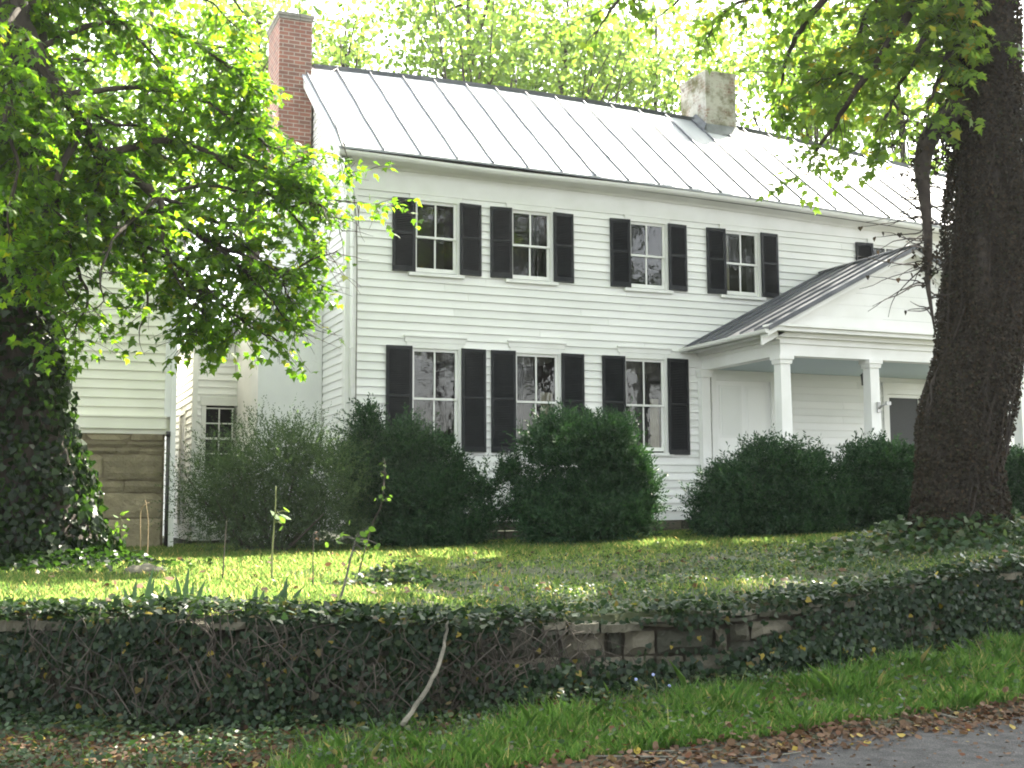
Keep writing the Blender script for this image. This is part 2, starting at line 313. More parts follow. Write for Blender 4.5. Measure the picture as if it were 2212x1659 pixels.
# ------------------------------------------------------------------ the farmhouse
HX1=15.6; YB=5.7; RY=2.85
def eave_z(x): return 6.02-0.00175*x*x
def ridge_z(x): return 8.51+.04*x-.0049*x*x
ROW=.1395
house=empty('farmhouse',(0,0,0),'long white two storey clapboard farmhouse with black shutters and a pale metal roof','house')
UP=[(1.223,1.883),(3.003,3.663),(5.358,6.018),(7.41,8.07),(10.90,11.56),(13.4,14.06)]
LO=[(1.171,1.905),(3.057,3.791),(5.212,5.946)]
UZ=(4.159,5.266,4.69); LZ=(1.152,2.716,1.913)
USZ=(4.072,5.329); LSZ=(1.021,2.793)
CAS=.145
holes=[(a-CAS,b+CAS,UZ[0]-.13,UZ[1]+.15) for a,b in UP]+[(a-CAS,b+CAS,LZ[0]-.15,LZ[1]+.15) for a,b in LO]
holes+=[(6.98,8.44,.05,2.55),(11.0,12.06,.05,2.40)]     # panelled doorway and screen door under the porch
def clap_rows(mb, x0,x1,z0,z1, put, holes=(), row=ROW, t=.034):
    """lapped boards between x0 and x1; put(x,out,z) maps to the world"""
    k=0; z=z0
    while z<z1-1e-4:
        zt=min(z+row,z1); segs=[(x0,x1)]
        for a,b,c,d in holes:
            if c<zt-.02 and d>z+.02:
                ns=[]
                for s,e in segs:
                    if b<=s or a>=e: ns.append((s,e)); continue
                    if a>s: ns.append((s,a))
                    if b<e: ns.append((b,e))
                segs=ns
        for s,e in segs:
            cuts=[s]; 
            q=s+random.uniform(1.5,4.5)
            while q<e-.6: cuts.append(q); q+=random.uniform(2.5,4.5)
            cuts.append(e)
            for a,b in zip(cuts[:-1],cuts[1:]):
                j=random.uniform(-.0025,.0025); b2=b-.0025 if b<e else b
                vs=[put(a,t+j,z),put(b2,t+j,z),put(b2,.004,zt+.006),put(a,.004,zt+.006),put(a,-.02,z),put(b2,-.02,z),put(b2,-.02,zt),put(a,-.02,zt)]
                mb.add(vs,[(0,1,2,3),(0,4,5,1),(2,6,7,3),(0,3,7,4),(1,5,6,2)])
        z=zt; k+=1
mb=MB(); clap_rows(mb,.16,HX1,0,5.42,lambda x,o,z:(x,-o,z),holes); front=mb.build('front_siding',WHITE,house)
# gable wall: boards get shorter under the rake; behind the stucco chimney they stop
mb=MB(); z=0.
while z<8.3:
    zt=z+ROW
    if z<5.9: y0,y1=.16,YB-.16
    else:
        h=(zt-5.95)/(8.45-5.95); y0=.0+RY*h; y1=YB-RY*h
        y0=max(y0,.1)
    if y1-y0>.1:
        mb.add([(-.024,y0,z),(-.024,y1,z),(-.004,y1,zt),(-.004,y0,zt),(.02,y0,z),(.02,y1,z),(.02,y1,zt),(.02,y0,zt)],[(0,3,2,1),(0,1,5,4),(3,7,6,2),(0,4,7,3),(1,2,6,5)])
    z=zt
mb.build('gable_siding',WHITE,house)
mb=MB()   # far gable, back wall and the closed shell behind the boards
mb.box(.03,HX1-.03,.62,YB,-.3,5.6); mb.add([(.03,.0,5.6),(.03,YB,5.6),(.03,RY,8.1),(HX1-.03,.0,5.4),(HX1-.03,YB,5.4),(HX1-.03,RY,7.7)],[(0,2,1),(3,4,5),(0,3,5,2),(1,2,5,4)])
mb.box(HX1-.03,HX1,0,YB,-.3,5.5); mb.build('rear_wall',WHITE,house)
mb=MB(); mb.box(-.035,.16,-.035,.0,-.165,5.45); mb.box(-.035,0.,.0,.15,-.165,5.95); mb.build('corner_board',WHITE2,house)
mb=MB(); mb.box(.16,HX1,-.028,.0,-.17,-.002); mb.box(.165,HX1,-.05,-.0285,-.012,.018); mb.box(-.03,0,.16,YB,-.17,0); mb.build('base_board',WHITE2,house)
mb=MB()
x=0.05
while x<HX1:
    w=random.uniform(.25,.55); zz=-.17
    for h in (.16,.3):
        mb.box(x,x+w-.015,-.005+random.uniform(-.03,.02),.3,zz-h+.012,zz); zz-=h
    x+=w
mb.build('foundation',WALLST,house)
# frieze, cornice and gutter follow the slight sag of the eave
NX=24; xs=np.linspace(-.05,HX1,NX)
def loft(prof, xs, m, name, parent):
    mb=MB(); n=len(prof(xs[0])); vs=[]
    for x in xs: vs+=[(x,y,z) for y,z in prof(x)]
    fs=[(i*n+j,i*n+(j+1)%n,(i+1)*n+(j+1)%n,(i+1)*n+j) for i in range(len(xs)-1) for j in range(n)]+[tuple(range(n))[::-1],tuple(range((len(xs)-1)*n,len(xs)*n))]
    mb.add(vs,fs); return mb.build(name,m,parent)
loft(lambda x:[(.0,5.42),(-.03,5.42),(-.03,eave_z(x)-.22),(.0,eave_z(x)-.22)],xs,WHITE2,'frieze_board',house)
def corn(x):
    e=eave_z(x); return [(.0,e-.22),(-.06,e-.22),(-.07,e-.19),(-.10,e-.165),(-.16,e-.15),(-.22,e-.13),(-.235,e-.09),(-.235,e-.04),(.0,e-.04)]
loft(corn,xs,WHITE2,'cornice',house)
def gut(x):
    e=eave_z(x)-.052-.05*math.exp(-((x-2.6)/2.2)**2); pts=[]
    for a in np.linspace(0,math.pi,8): pts.append((-.31-.075*math.cos(a)*-1*-1, e-.085*math.sin(a)))
    inner=[(-.31-.066*math.cos(a)*1, e-.074*math.sin(a)+.002) for a in np.linspace(math.pi,0,8)]
    return pts+inner
loft(lambda x:[(-.236,eave_z(x)-.13),(-.262,eave_z(x)-.13),(-.30,eave_z(x)-.037),(-.236,eave_z(x)-.037)],np.linspace(-.2,HX1,NX),noisy('painted_gutter_shadow',(.03,.03,.03),(.06,.055,.05),6,.9),'gutter_shadow_strip',house)  # near-black strip paints in the shadow between roof edge and gutter
loft(gut,np.linspace(-.24,HX1+.1,NX),WHITE2,'gutter',house)
# roof: two slopes, standing seams, ridge cap
roofx=np.linspace(-.25,HX1+.15,30)
mb=MB(); vs=[]
for x in roofx:
    e=eave_z(x); r=ridge_z(x); vs+=[(x,-.36,e),(x,RY,r),(x,YB+.36,e),(x,-.36,e-.035),(x,RY,r-.05),(x,YB+.36,e-.035)]
fs=[]
for i in range(len(roofx)-1):
    a=i*6; b=a+6; fs+=[(a,b,b+1,a+1),(a+1,b+1,b+2,a+2),(a+3,a+4,b+4,b+3),(a+4,a+5,b+5,b+4),(a,a+3,b+3,b),(a+2,b+2,b+5,a+5)]
fs+=[(0,1,4,3),(1,2,5,4)]; n=len(vs)-6; fs+=[(n,n+3,n+4,n+1),(n+1,n+4,n+5,n+2)]
mb.add(vs,fs)
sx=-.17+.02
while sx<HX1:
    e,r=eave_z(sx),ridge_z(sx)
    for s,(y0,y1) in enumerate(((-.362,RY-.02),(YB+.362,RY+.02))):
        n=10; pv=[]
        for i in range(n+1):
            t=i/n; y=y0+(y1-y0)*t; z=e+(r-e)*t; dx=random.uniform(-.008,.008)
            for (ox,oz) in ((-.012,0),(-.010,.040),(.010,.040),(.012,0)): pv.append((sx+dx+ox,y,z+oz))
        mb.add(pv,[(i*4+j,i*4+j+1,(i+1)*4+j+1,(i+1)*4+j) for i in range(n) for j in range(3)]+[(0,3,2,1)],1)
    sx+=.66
SEAM=noisy('shade_toned_seam_metal',(.06,.065,.08),(.13,.14,.16),5,.6)  # dark colour puts the shade on the seams' sides into the metal
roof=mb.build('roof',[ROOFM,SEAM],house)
mb=MB(); rx=np.linspace(.05,HX1+.1,26)
vs=[]
for x in rx:
    r=ridge_z(x); vs+=[(x,RY-.075,r-.05),(x,RY-.07,r+.035),(x,RY+.07,r+.040),(x,RY+.075,r-.05)]
mb.add(vs,[(i*4+j,(i+1)*4+j,(i+1)*4+j+1,i*4+j+1) for i in range(len(rx)-1) for j in range(3)]); mb.build('ridge_cap',DARKROOF,house)
mb=MB()   # rake boards on the near gable
for y0,y1,s in ((-.30,RY,1),(YB+.30,RY,-1)):
    e=6.02-.045; r=8.51-.06
    mb.add([(-.22,y0,e),(-.22,y1,r),(-.22,y1,r-.2),(-.22,y0,e-.17),(-.19,y0,e),(-.19,y1,r),(-.19,y1,r-.2),(-.19,y0,e-.17)],[(0,1,2,3),(7,6,5,4),(0,4,5,1),(3,2,6,7),(0,3,7,4)])
    mb.add([(-.19,y0,e-.15),(-.19,y1,r-.18),(.0,y1,r-.18),(.0,y0,e-.15)],[(0,1,2,3)])
mb.build('rake_board',WHITE2,house)
mb=MB(); mb.box(HX1-.02,HX1+.06,-.03,.1,-.17,5.5); mb.build('corner_board',WHITE2,house)

# ---- windows: a casing per window, with sash, panes, sill, head board, curtain below it
def window(g, Z, up, curtain):
    a,b=g; z0,z1,zm=Z; mb=MB()
    A,B=a-CAS,b+CAS; c=.095
    mb.box(A,A+c,-.045,.06,z0-.10,z1+.15); mb.box(B-c,B,-.045,.06,z0-.10,z1+.15); mb.box(A+c+.0005,B-c-.0005,-.043,.06,z1+.05,z1+.15)
    # dark room behind
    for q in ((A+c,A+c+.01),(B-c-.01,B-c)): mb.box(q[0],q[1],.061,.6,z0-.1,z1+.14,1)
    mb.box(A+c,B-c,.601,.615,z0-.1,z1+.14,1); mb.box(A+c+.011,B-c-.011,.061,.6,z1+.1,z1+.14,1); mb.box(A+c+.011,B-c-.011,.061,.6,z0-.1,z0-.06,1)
    w=mb.build('window',[WHITE2,DARKIN],house)
    s=MB(); a2,b2=a-.047,b+.047; mx=(a+b)/2
    for (lo,hi,y0,y1,bt,tp) in ((zm+.018,z1,-.005,.022,.036,.05),(z0,zm-.018,.026,.053,.07,.036)):
        L,H=lo-bt,hi+tp
        s.box(a2,a,y0,y1,L,H); s.box(b,b2,y0,y1,L,H); s.box(a+.0005,b-.0005,y0,y1,L,lo); s.box(a+.0005,b-.0005,y0,y1,hi,H); s.box(mx-.0135,mx+.0135,y0+.004,y1-.004,lo,hi)
    s.build('sash',WHITE2,w)
    g1=MB(); g1.add([(a,.009,zm+.018),(b,.009,zm+.018),(b,.009,z1),(a,.009,z1)],[(0,1,2,3)]); g1.build('glass_pane',GLASSM,w)
    g2=MB(); g2.add([(a,.040,z0),(b,.040,z0),(b,.040,zm-.018),(a,.040,zm-.018)],[(0,1,2,3)]); g2.build('glass_pane',GLASSM,w)
    sb=MB(); e=.03 if up else .05
    sb.box(A-e,B+e,-.085,.02,z0-.155,z0-.1005); 
    if not up: sb.box(A-.02,B+.02,-.04,.01,z0-.185,z0-.1555)
    sb.build('sill',WHITE2,w)
    hb=MB()
    if not up:
        hb.box(A+.0-.03,B+.03,-.05,.0,z1+.151,z1+.24); hb.box(A-.05,B+.06,-.075,.0,z1+.2405,z1+.265)
    else:
        hb.box(A-.02,B+.02,-.05,.0,z1+.1505,z1+.165)
    hb.build('head_board',WHITE2,w)
    for (x0,x1,za,zb,m,kind) in curtain:
        n=28; cm=MB(); vs=[]
        for i in range(n+1):
            t=i/n; x=x0+(x1-x0)*t; y=.12+.022*math.sin(t*22)
            zl=za if kind!='swag' else za+(.10*(2*t-1)**2)
            if kind=='drape': zl=za+(zb-za)*.75*t
            vs+=[(x,y,zl),(x,y+.01,zb)]
        cm.add(vs,[(2*i,2*i+2,2*i+3,2*i+1) for i in range(n)],0,True); cm.build('curtain',m,w)
    return w
CUR={('l',0):[(1.18,1.90,2.55,2.72,SWAG,'swag')],('l',1):[(3.06,3.79,2.56,2.72,SWAG,'swag'),(3.56,3.79,1.15,2.1,LACE,''),(3.06,3.22,1.15,2.6,DARKCLOTH,'')],
     ('l',2):[(5.21,5.95,2.5,2.72,SWAG,'swag'),(5.77,5.95,1.15,2.05,LACE,'')],('u',1):[(3.36,3.663,4.2,5.26,DARKCLOTH,'drape')],('u',0):[],('u',3):[(7.41,7.55,4.2,5.26,LACE,''),(7.95,8.07,4.2,5.26,DARKCLOTH,'')]}
for i,g in enumerate(UP): window(g,UZ,True,CUR.get(('u',i),[]))
for i,g in enumerate(LO): window(g,LZ,False,CUR.get(('l',i),[]))

# ---- louvred shutters, free edge resting against the wall
def shutter(xh, side, z0, z1, w, open_=0.):
    """xh hinge x; side -1 leaf goes left, +1 right"""
    hy=-.062; fy=-.030-open_; ang=math.atan2(-(fy-hy),w)
    ux=np.array([side*math.cos(ang),math.sin(ang)*1.0*(1 if fy>hy else 1),0.]); ux[1]=(fy-hy)/w; ux=unit(ux)
    uy=np.array([-ux[1]*side*-1*-1,0,0]); out=np.array([ux[1]*side, -abs(ux[0]),0.]); out=unit(out)
    uz=np.array([0,0,1.]); o=np.array([xh,hy,0.]); t=.034; mb=MB()
    def bx(u0,u1,za,zb,d0,d1): mb.obox(o+ux*u0+uz*za+out*d0, ux*(u1-u0), uz*(zb-za), out*(d1-d0))
    st=.052; zm=z0+(z1-z0)*.525; mr=.045
    bx(0,st,z0,z1,0,t); bx(w-st,w,z0,z1,0,t)
    bx(st,w-st,z0,z0+.095,.0015,t-.0015); bx(st,w-st,z1-.06,z1,.0015,t-.0015); bx(st,w-st,zm-mr/2,zm+mr/2,.0015,t-.0015)
    for za,zb in ((z0+.095,zm-mr/2),(zm+mr/2,z1-.06)):
        n=int((zb-za)/.030); p=(zb-za)/n
        for k in range(n):
            z=za+p*k
            mb.add([o+ux*st+uz*(z-.004)+out*(t-.004),o+ux*(w-st)+uz*(z-.004)+out*(t-.004),o+ux*(w-st)+uz*(z+p*.95)+out*.006,o+ux*st+uz*(z+p*.95)+out*.006,
                    o+ux*st+uz*(z-.010)+out*(t-.010),o+ux*(w-st)+uz*(z-.010)+out*(t-.010)],[(0,1,2,3),(0,4,5,1)])
        mb.add([o+ux*st+uz*za+out*.004,o+ux*(w-st)+uz*za+out*.004,o+ux*(w-st)+uz*zb+out*.004,o+ux*st+uz*zb+out*.004],[(0,1,2,3)])
    return mb.build('shutter',SHUT,house)
for i,(a,b) in enumerate(UP):
    hl,hr=a-.055,b+.088
    shutter(hl,-1,USZ[0]-random.uniform(0,.012),USZ[1],.40); shutter(hr,1,USZ[0],USZ[1],.405)
for i,(a,b) in enumerate(LO):
    hl,hr=a-.055,b+.092
    shutter(hl,-1,LSZ[0],LSZ[1],.45); shutter(hr,1,LSZ[0],LSZ[1],.455,.0)

# ---- chimneys
def stack(name, x0,x1,y0,y1,z0,z1, m, capm, parent, corbel=.03, courses=2):
    mb=MB(); mb.box(x0,x1,y0,y1,z0,z1)
    o=mb.build(name,m,parent); c=MB()
    for k in range(courses): c.box(x0-corbel*(k+1)*.6,x1+corbel*(k+1)*.6,y0-corbel*(k+1)*.6,y1+corbel*(k+1)*.6,z1+.0005+k*.06,z1+.0595+k*.06)
    c.build('chimney_cap',capm,o); return o
c1=stack('brick_chimney',-.68,-.06,2.44,3.47,6.55,9.22,BRICK,CONC,house)
tag(c1,'red brick chimney stack')
c2=stack('whitewashed_chimney',8.60,9.36,2.46,3.5,7.6,9.38,WASHBRICK,WASHBRICK,house,.02,2)
tag(c2,'peeling whitewashed chimney stack on the ridge')
mb=MB()   # lead flashing at the foot of the whitewashed chimney
e=lambda y:ridge_z(8.9)-(ridge_z(8.9)-eave_z(8.9))*(abs(y-RY)/(RY+.36))
mb.add([(8.585,2.445,e(2.445)+.002),(9.375,2.445,e(2.445)+.002),(9.375,2.445,e(2.445)+.16),(8.585,2.445,e(2.445)+.16),(8.50,2.30,e(2.3)+.012),(9.46,2.30,e(2.3)+.012)],[(0,1,2,3),(4,5,2,3),(4,3,0)])
mb.add([(8.585,2.445,e(2.445)+.16),(8.585,RY,e(RY)+.16),(8.585,3.5,e(3.5)+.16),(8.42,2.3,e(2.3)+.012),(8.42,RY,e(RY)+.03),(8.42,3.5,e(3.5)+.012)],[(0,1,4,3),(1,2,5,4)])
mb.build('flashing',noisy('lead_flashing',(.10,.11,.125),(.17,.185,.20),5,.6,.2,20),house)
mb=MB(); SB=1.554
mb.box(-1.15,-.026,SB,4.2,-.6,4.1)
q=[(-1.15,SB,4.1),(-.026,SB,4.1),(-.026,4.2,4.1),(-1.15,4.2,4.1),(-.70,2.40,5.0),(-.026,2.40,5.0),(-.026,3.5,5.0),(-.70,3.5,5.0)]
mb.add(q,[(0,1,5,4),(1,2,6,5),(2,3,7,6),(3,0,4,7)]); mb.box(-.70,-.026,2.40,3.5,5.0,6.549)
tag(mb.build('chimney_base',STUCCO,house),'broad white stuccoed chimney base against the gable')

# ---- lightning rods and their cable
for x,h in ((.61,.8),(4.3,.35)):
    mb=MB(); z=ridge_z(x); mb.tube([(x,RY,z),(x-.02,RY,z+h)],[.012,.006],6); mb.tube([(x-.01,RY,z+h*.55),(x-.012,RY,z+h*.55+.06)],[.035,.03],8); mb.build('lightning_rod',GREYSTICK,house)
mb=MB(); mb.tube(catmull([(.61,RY,8.6),(.29,2.5,8.27),(.0,1.5,7.48),(-.1,.6,6.82),(-.19,-.33,6.06),(-.16,-.40,5.95),(-.02,-.20,5.7),(.10,-.06,5.2),(.15,-.06,4.4),(.15,-.06,2.0),(.14,-.06,-.2)],4),.011,5); mb.build('lightning_cable',noisy('cable_metal',(.16,.15,.13),(.3,.28,.25),6,.6),house)
mb=MB(); mb.tube([(.055,-.075,5.75),(.055,-.075,-.2)],.028,8); 
for z in (1.,2.7,4.4): mb.box(.02,.09,-.11,-.036,z,z+.025)
mb.build('downspout',WHITE2,house)

# ---- rear wing
wing=MB()
mb=MB(); WY=3.6
clap_rows(mb,-1.88,-.75,.2,3.2,lambda x,o,z:(x,WY-o,z),[(-1.80,-.7,.75,2.0)],.134)
clap_rows(mb,3.6,9.5,-.2,3.2,lambda y,o,z:(-1.95-o,y,z),[(4.35,5.25,-.2,2.0)],.134)
mb.box(-1.93,-.03,WY+.5,9.4,-.5,3.2); mb.box(-1.97,-1.88,WY-.03,WY+.02,-.25,3.25)
mb.box(-1.93,-.03,WY+.021,WY+.49,-.5,.2)
for q in ((-1.85,-1.80),): pass
wg=mb.build('rear_wing',WHITE,house)
mb=MB(); mb.add([(-2.1,WY-.15,3.2),(.0,WY-.15,4.3),(.0,9.6,4.3),(-2.1,9.6,3.2),(-2.1,WY-.15,3.16),(.0,WY-.15,4.26),(.0,9.6,4.26),(-2.1,9.6,3.16)],[(0,1,2,3),(7,6,5,4),(0,4,5,1),(0,3,7,4)]); mb.add([(-1.93,WY,3.2),(-.03,WY,3.2),(-.03,WY,4.2)],[(0,1,2)]); mb.build('roof',ROOFM,wg)
mb=MB(); x0,x1,z0,z1=-1.72,-.98,.82,1.95
mb.box(x0-.08,x0,WY-.04,WY+.03,z0-.05,z1+.05); mb.box(x1,x1+.08,WY-.04,WY+.03,z0-.05,z1+.05); mb.box(x0-.08,x1+.08,WY-.045,WY+.03,z1+.0505,z1+.12); mb.box(x0-.1,x1+.1,WY-.07,WY+.03,z0-.1,z0-.0505)
for k in range(1,3): mb.box(x0+(x1-x0)*k/3-.011,x0+(x1-x0)*k/3+.011,WY-.018,WY+.012,z0,z1)
for k in range(0,5): mb.box(x0,x1,WY-.016,WY+.01,z0+(z1-z0)*k/4-(.02 if k==2 else .011),z0+(z1-z0)*k/4+(.02 if k==2 else .011))
mb.box(x0-.08,x1+.08,WY+.3,WY+.32,z0-.1,z1+.1,1)
mb.box(x0-.1,-.74,WY-.05,WY-.02,2.00+.0,2.16)
wn=mb.build('window',[WHITE2,DARKIN],wg); tag(wn,'small many paned window of the rear wing')
mb=MB(); mb.box(-1.955,-1.93,4.42,5.18,-.2,1.9); wd=mb.build('door',noisy('grey_door_paint',(.34,.35,.35),(.27,.28,.29),3,.6),wg)
mb=MB(); mb.box(-1.99,-1.925,4.35,4.4195,-.2,1.99); mb.box(-1.99,-1.925,5.1805,5.25,-.2,1.99); mb.box(-1.99,-1.925,4.42,5.18,1.905,1.99); mb.build('door_frame',WHITE2,wg)

# ---- porch
PA=9.55; PZ=4.62; EX=6.38; EZ=3.00; PF=-2.82; EX2=2*PA-EX
porch=MB(); porch.box(6.72,12.38,-2.58,-.03,-.14,-.02); porch.box(6.76,12.34,-2.52,-.05,-.6,-.1405)
po=porch.build('porch',FLOORG,house); tag(po,'pedimented entrance porch on square white columns')
mb=MB()
sl=(PZ-EZ)/(PA-EX)
for s in (-1,1):
    ex=PA+s*(PA-EX); nrm=.045
    mb.add([(ex,PF,EZ),(PA,PF,PZ),(PA,.0,PZ),(ex,.0,EZ),(ex,PF,EZ-.04),(PA,PF,PZ-.05),(PA,.0,PZ-.05),(ex,.0,EZ-.04)],[(0,1,2,3),(7,6,5,4),(0,4,5,1),(0,3,7,4),(3,2,6,7)] )
    y=PF+.02
    while y<-.05:
        mb.add([(ex,y-.012,EZ+.001),(PA,y-.012,PZ+.001),(PA,y-.008,PZ+.04),(ex,y-.008,EZ+.04),(ex,y+.012,EZ+.001),(PA,y+.012,PZ+.001),(PA,y+.008,PZ+.04),(ex,y+.008,EZ+.04)],[(0,1,2,3),(7,6,5,4),(3,2,6,7),(0,3,7,4)])
        y+=.43
mb.tube([(PA,PF-.01,PZ+.02),(PA,-.005,PZ+.02)],.035,8)
mb.build('porch_roof',DARKROOF,po)
mb=MB()   # pediment: tympanum boards, raking boards, shelf
PYF=-2.55
tz0=3.10
rows=7
for k in range(rows):
    za=tz0+k*.215; zb=za+.213
    wa=(PZ-.16-za)/sl; wb=max((PZ-.16-zb)/sl,0.01)
    if wa<=0.05: break
    j=.002*(k%2)
    mb.add([(PA-wa,PYF-j,za),(PA+wa,PYF-j,za),(PA+wb,PYF-j,zb),(PA-wb,PYF-j,zb)],[(0,1,2,3)])
for s in (-1,1):
    ex=PA+s*(PA-EX)
    def rk(y0,y1,d0,d1):
        mb.add([(ex,y0,EZ-d0),(PA,y0,PZ-d0-.01),(PA,y0,PZ-d1-.01),(ex+(-s)*.0,y0,EZ-d1),(ex,y1,EZ-d0),(PA,y1,PZ-d0-.01),(PA,y1,PZ-d1-.01),(ex,y1,EZ-d1)],[(0,1,2,3) if s<0 else (3,2,1,0),(4,7,6,5),(0,4,5,1),(3,2,6,7),(0,3,7,4)])
    rk(-2.76,-2.55,.045,.13); rk(-2.60,-2.551,.13,.26)
mb.build('pediment',WHITE2,po)
mb=MB()   # entablature
xl,xr=6.80,2*PA-6.80
mb.box(xl,xr,-2.50,-2.28,2.60,2.98); mb.box(xl-.02,xr+.02,-2.53,-2.5005,2.80,2.98)
mb.box(xl-.30,xr+.30,-2.74,-2.2,2.981,3.05); mb.box(xl-.10,xr+.10,-2.60,-2.5305,2.90,2.9805); mb.box(xl-.34,xr+.34,-2.79,-2.5,3.0505,3.085)
for s in (-1,1):
    f=(lambda x: x) if s<0 else (lambda x: 2*PA-x)
    mb.box(f(xl),f(xl+.22),-2.2795,-.03,2.60,2.98); mb.box(f(xl-.02),f(xl-.0005),-2.4995,-.03,2.80,2.98)
    mb.box(f(xl-.10),f(xl-.0205),-2.5295,-.03,2.86,2.92); mb.box(f(xl-.30),f(xl+.1),-2.1995,-.03,2.9205,2.975)
mb.build('entablature',WHITE2,po)
for s in (-1,1):
    gx=PA+s*(PA-EX+.03); mb=MB()
    pr=[(gx+s*.05*-math.cos(a)*-1, EZ-.02-.07*math.sin(a)) for a in np.linspace(0,math.pi,7)]
    vs=[(x,PF+.03,z) for x,z in pr]+[(x,-.03,z) for x,z in pr]; n=7
    mb.add(vs,[(i,i+1,n+i+1,n+i) for i in range(n-1)],0,True); mb.add([(x,PF+.03,z) for x,z in pr],[tuple(range(7))]); mb.build('porch_gutter',WHITE2,po)
for cx in (6.90,8.76,2*PA-8.76,2*PA-6.90):
    mb=MB(); cw=.10
    pv=[]
    for z,w in ((.05,cw+.012),(2.46,cw-.004)): pv+=[(cx-w,-2.40-w,z),(cx+w,-2.40-w,z),(cx+w,-2.40+w,z),(cx-w,-2.40+w,z)]
    mb.add(pv,[(0,1,5,4),(1,2,6,5),(2,3,7,6),(3,0,4,7)]); mb.box(cx-cw-.02,cx+cw+.02,-2.52,-2.28,2.46,2.49); mb.box(cx-cw-.045,cx+cw+.045,-2.545,-2.255,2.5305,2.5995); mb.box(cx-cw-.025,cx+cw+.025,-2.525,-2.275,2.4905,2.53)
    mb.box(cx-cw-.04,cx+cw+.04,-2.54,-2.26,-.02,.05); mb.build('column',WHITE2,po)
for cx in (6.80,2*PA-6.80):
    mb=MB(); mb.box(cx-.09,cx+.09,-.16,-.03,-.02,2.46); mb.box(cx-.12,cx+.12,-.19,-.03,2.4605,2.53); mb.box(cx-.14,cx+.14,-.20,-.03,2.5305,2.5995); mb.build('pilaster',WHITE2,po)
mb=MB(); mb.box(xl+.221,xr-.221,-2.279,-.03,2.62,2.66)
mb.build('porch_ceiling',CEILB,po)
# doors under the porch
mb=MB(); x0,x1=7.10,8.32
mb.box(6.99,7.0995,-.05,.03,.05,2.55); mb.box(8.3205,8.43,-.05,.03,.05,2.55); mb.box(7.10,8.32,-.048,.03,2.43,2.55); mb.box(6.975,8.445,-.055,.03,2.5505,2.66)
mb.box(x0,x1,-.004,.03,.05,2.43)
for (a,b,c,d) in ((7.18,7.67,1.35,2.34),(7.76,8.24,1.35,2.34),(7.18,7.67,.2,1.22),(7.76,8.24,.2,1.22)):
    mb.box(a,b,-.012,-.0045,c,d); mb.box(a+.05,b-.05,-.022,-.0125,c+.05,d-.05)
tag(mb.build('panelled_door',WHITE,house),'wide white panelled door at the left end of the porch')
mb=MB(); mb.box(11.0,11.10,-.05,.03,.05,2.4); mb.box(11.96,12.06,-.05,.03,.05,2.4); mb.box(11.1005,11.9595,-.048,.03,2.29,2.4); mb.box(10.985,12.075,-.055,.03,2.4005,2.52)
sd=mb.build('screen_door',WHITE2,house); tag(sd,'dark screen door in a white frame')
mb=MB(); 
mb.box(11.1005,11.16,-.02,.01,.05,2.285); mb.box(11.90,11.9595,-.02,.01,.05,2.285); mb.box(11.1605,11.8995,-.019,.009,2.22,2.285); mb.box(11.1605,11.8995,-.019,.009,.05,.3); mb.box(11.1605,11.8995,-.019,.009,1.0,1.05)
mb.build('door_leaf',WHITE2,sd)
mb=MB(); mb.box(11.1605,11.8995,.002,.008,.3,2.22); mb.build('insect_screen',noisy('dark_screen_mesh',(.035,.037,.038),(.05,.052,.053),40,.7),sd)

# ---- things on the porch
lan=empty('porch_lantern',(9.50,-1.3,2.62),'small dark lantern hanging under the porch ceiling just left of the second column','lantern')
mb=MB(); mb.tube([(9.50,-1.3,2.62),(9.50,-1.3,2.52)],.010,6); mb.tube([(9.50,-1.3,2.62),(9.50,-1.3,2.605)],[.05,.04],10); mb.build('hanger',PIPE,lan)
mb=MB(); mb.tube([(9.50,-1.3,2.53),(9.50,-1.3,2.48),(9.50,-1.3,2.475),(9.50,-1.3,2.33),(9.50,-1.3,2.30),(9.50,-1.3,2.28)],[.015,.075,.06,.045,.05,.012],6); mb.build('lamp_body',PIPE,lan)
br=MB(); br.box(8.77,8.83,-2.535,-2.508,1.68,1.86); br.tube([(8.80,-2.53,1.75),(8.82,-2.60,1.80),(8.88,-2.66,1.83)],[.016,.02,.016],8); br.box(8.84,8.93,-2.69,-2.64,1.80,1.86)
tag(br.build('flag_bracket',noisy('bare_metal',(.35,.35,.34),(.5,.5,.5),8,.4,metal=.7)),'small bare metal bracket screwed to the second porch column','bracket')

# ------------------------------------------------------------------ the cream outbuilding on stone
OX=-2.64; OY=1.0
ob=empty('outbuilding',(-5.5,1.0,-.56),'cream clapboard outbuilding standing on a tan stone foundation behind the ivy trunk','outbuilding')
sl2=.645; EV=4.8
mb=MB(); z=1.58; k=0
while z<7.0:
    zt=z+.148; zz=max(z,zt-.0)
    xr2=OX-.13 if zt<EV-.15 else OX-.13-max(0,(zt-EV+.12)/sl2)
    xl2=-9.7+ (0 if zt<EV-.15 else max(0,(zt-EV+.12)/sl2))
    if xr2-xl2>.2: mb.add([(xl2,OY-.026,z),(xr2,OY-.026,z),(xr2,OY-.004,zt+.001),(xl2,OY-.004,zt+.001),(xl2,OY+.02,z),(xr2,OY+.02,z)],[(0,1,2,3),(0,4,5,1)])
    z=zt
mb.box(-9.7,OX-.03,OY+.021,OY+6,1.3,4.7); mb.add([(-9.7,OY+.02,4.7),(OX,OY+.02,4.7),(-6.17,OY+.02,7.0)],[(0,1,2)])
mb.build('siding',CREAM,ob)
mb=MB(); mb.box(-9.7,OX-.10,OY-.035,OY,1.38,1.579); mb.box(-9.7,OX-.10,OY-.06,OY-.0355,1.565,1.59); mb.build('skirt_board',CREAM,ob)
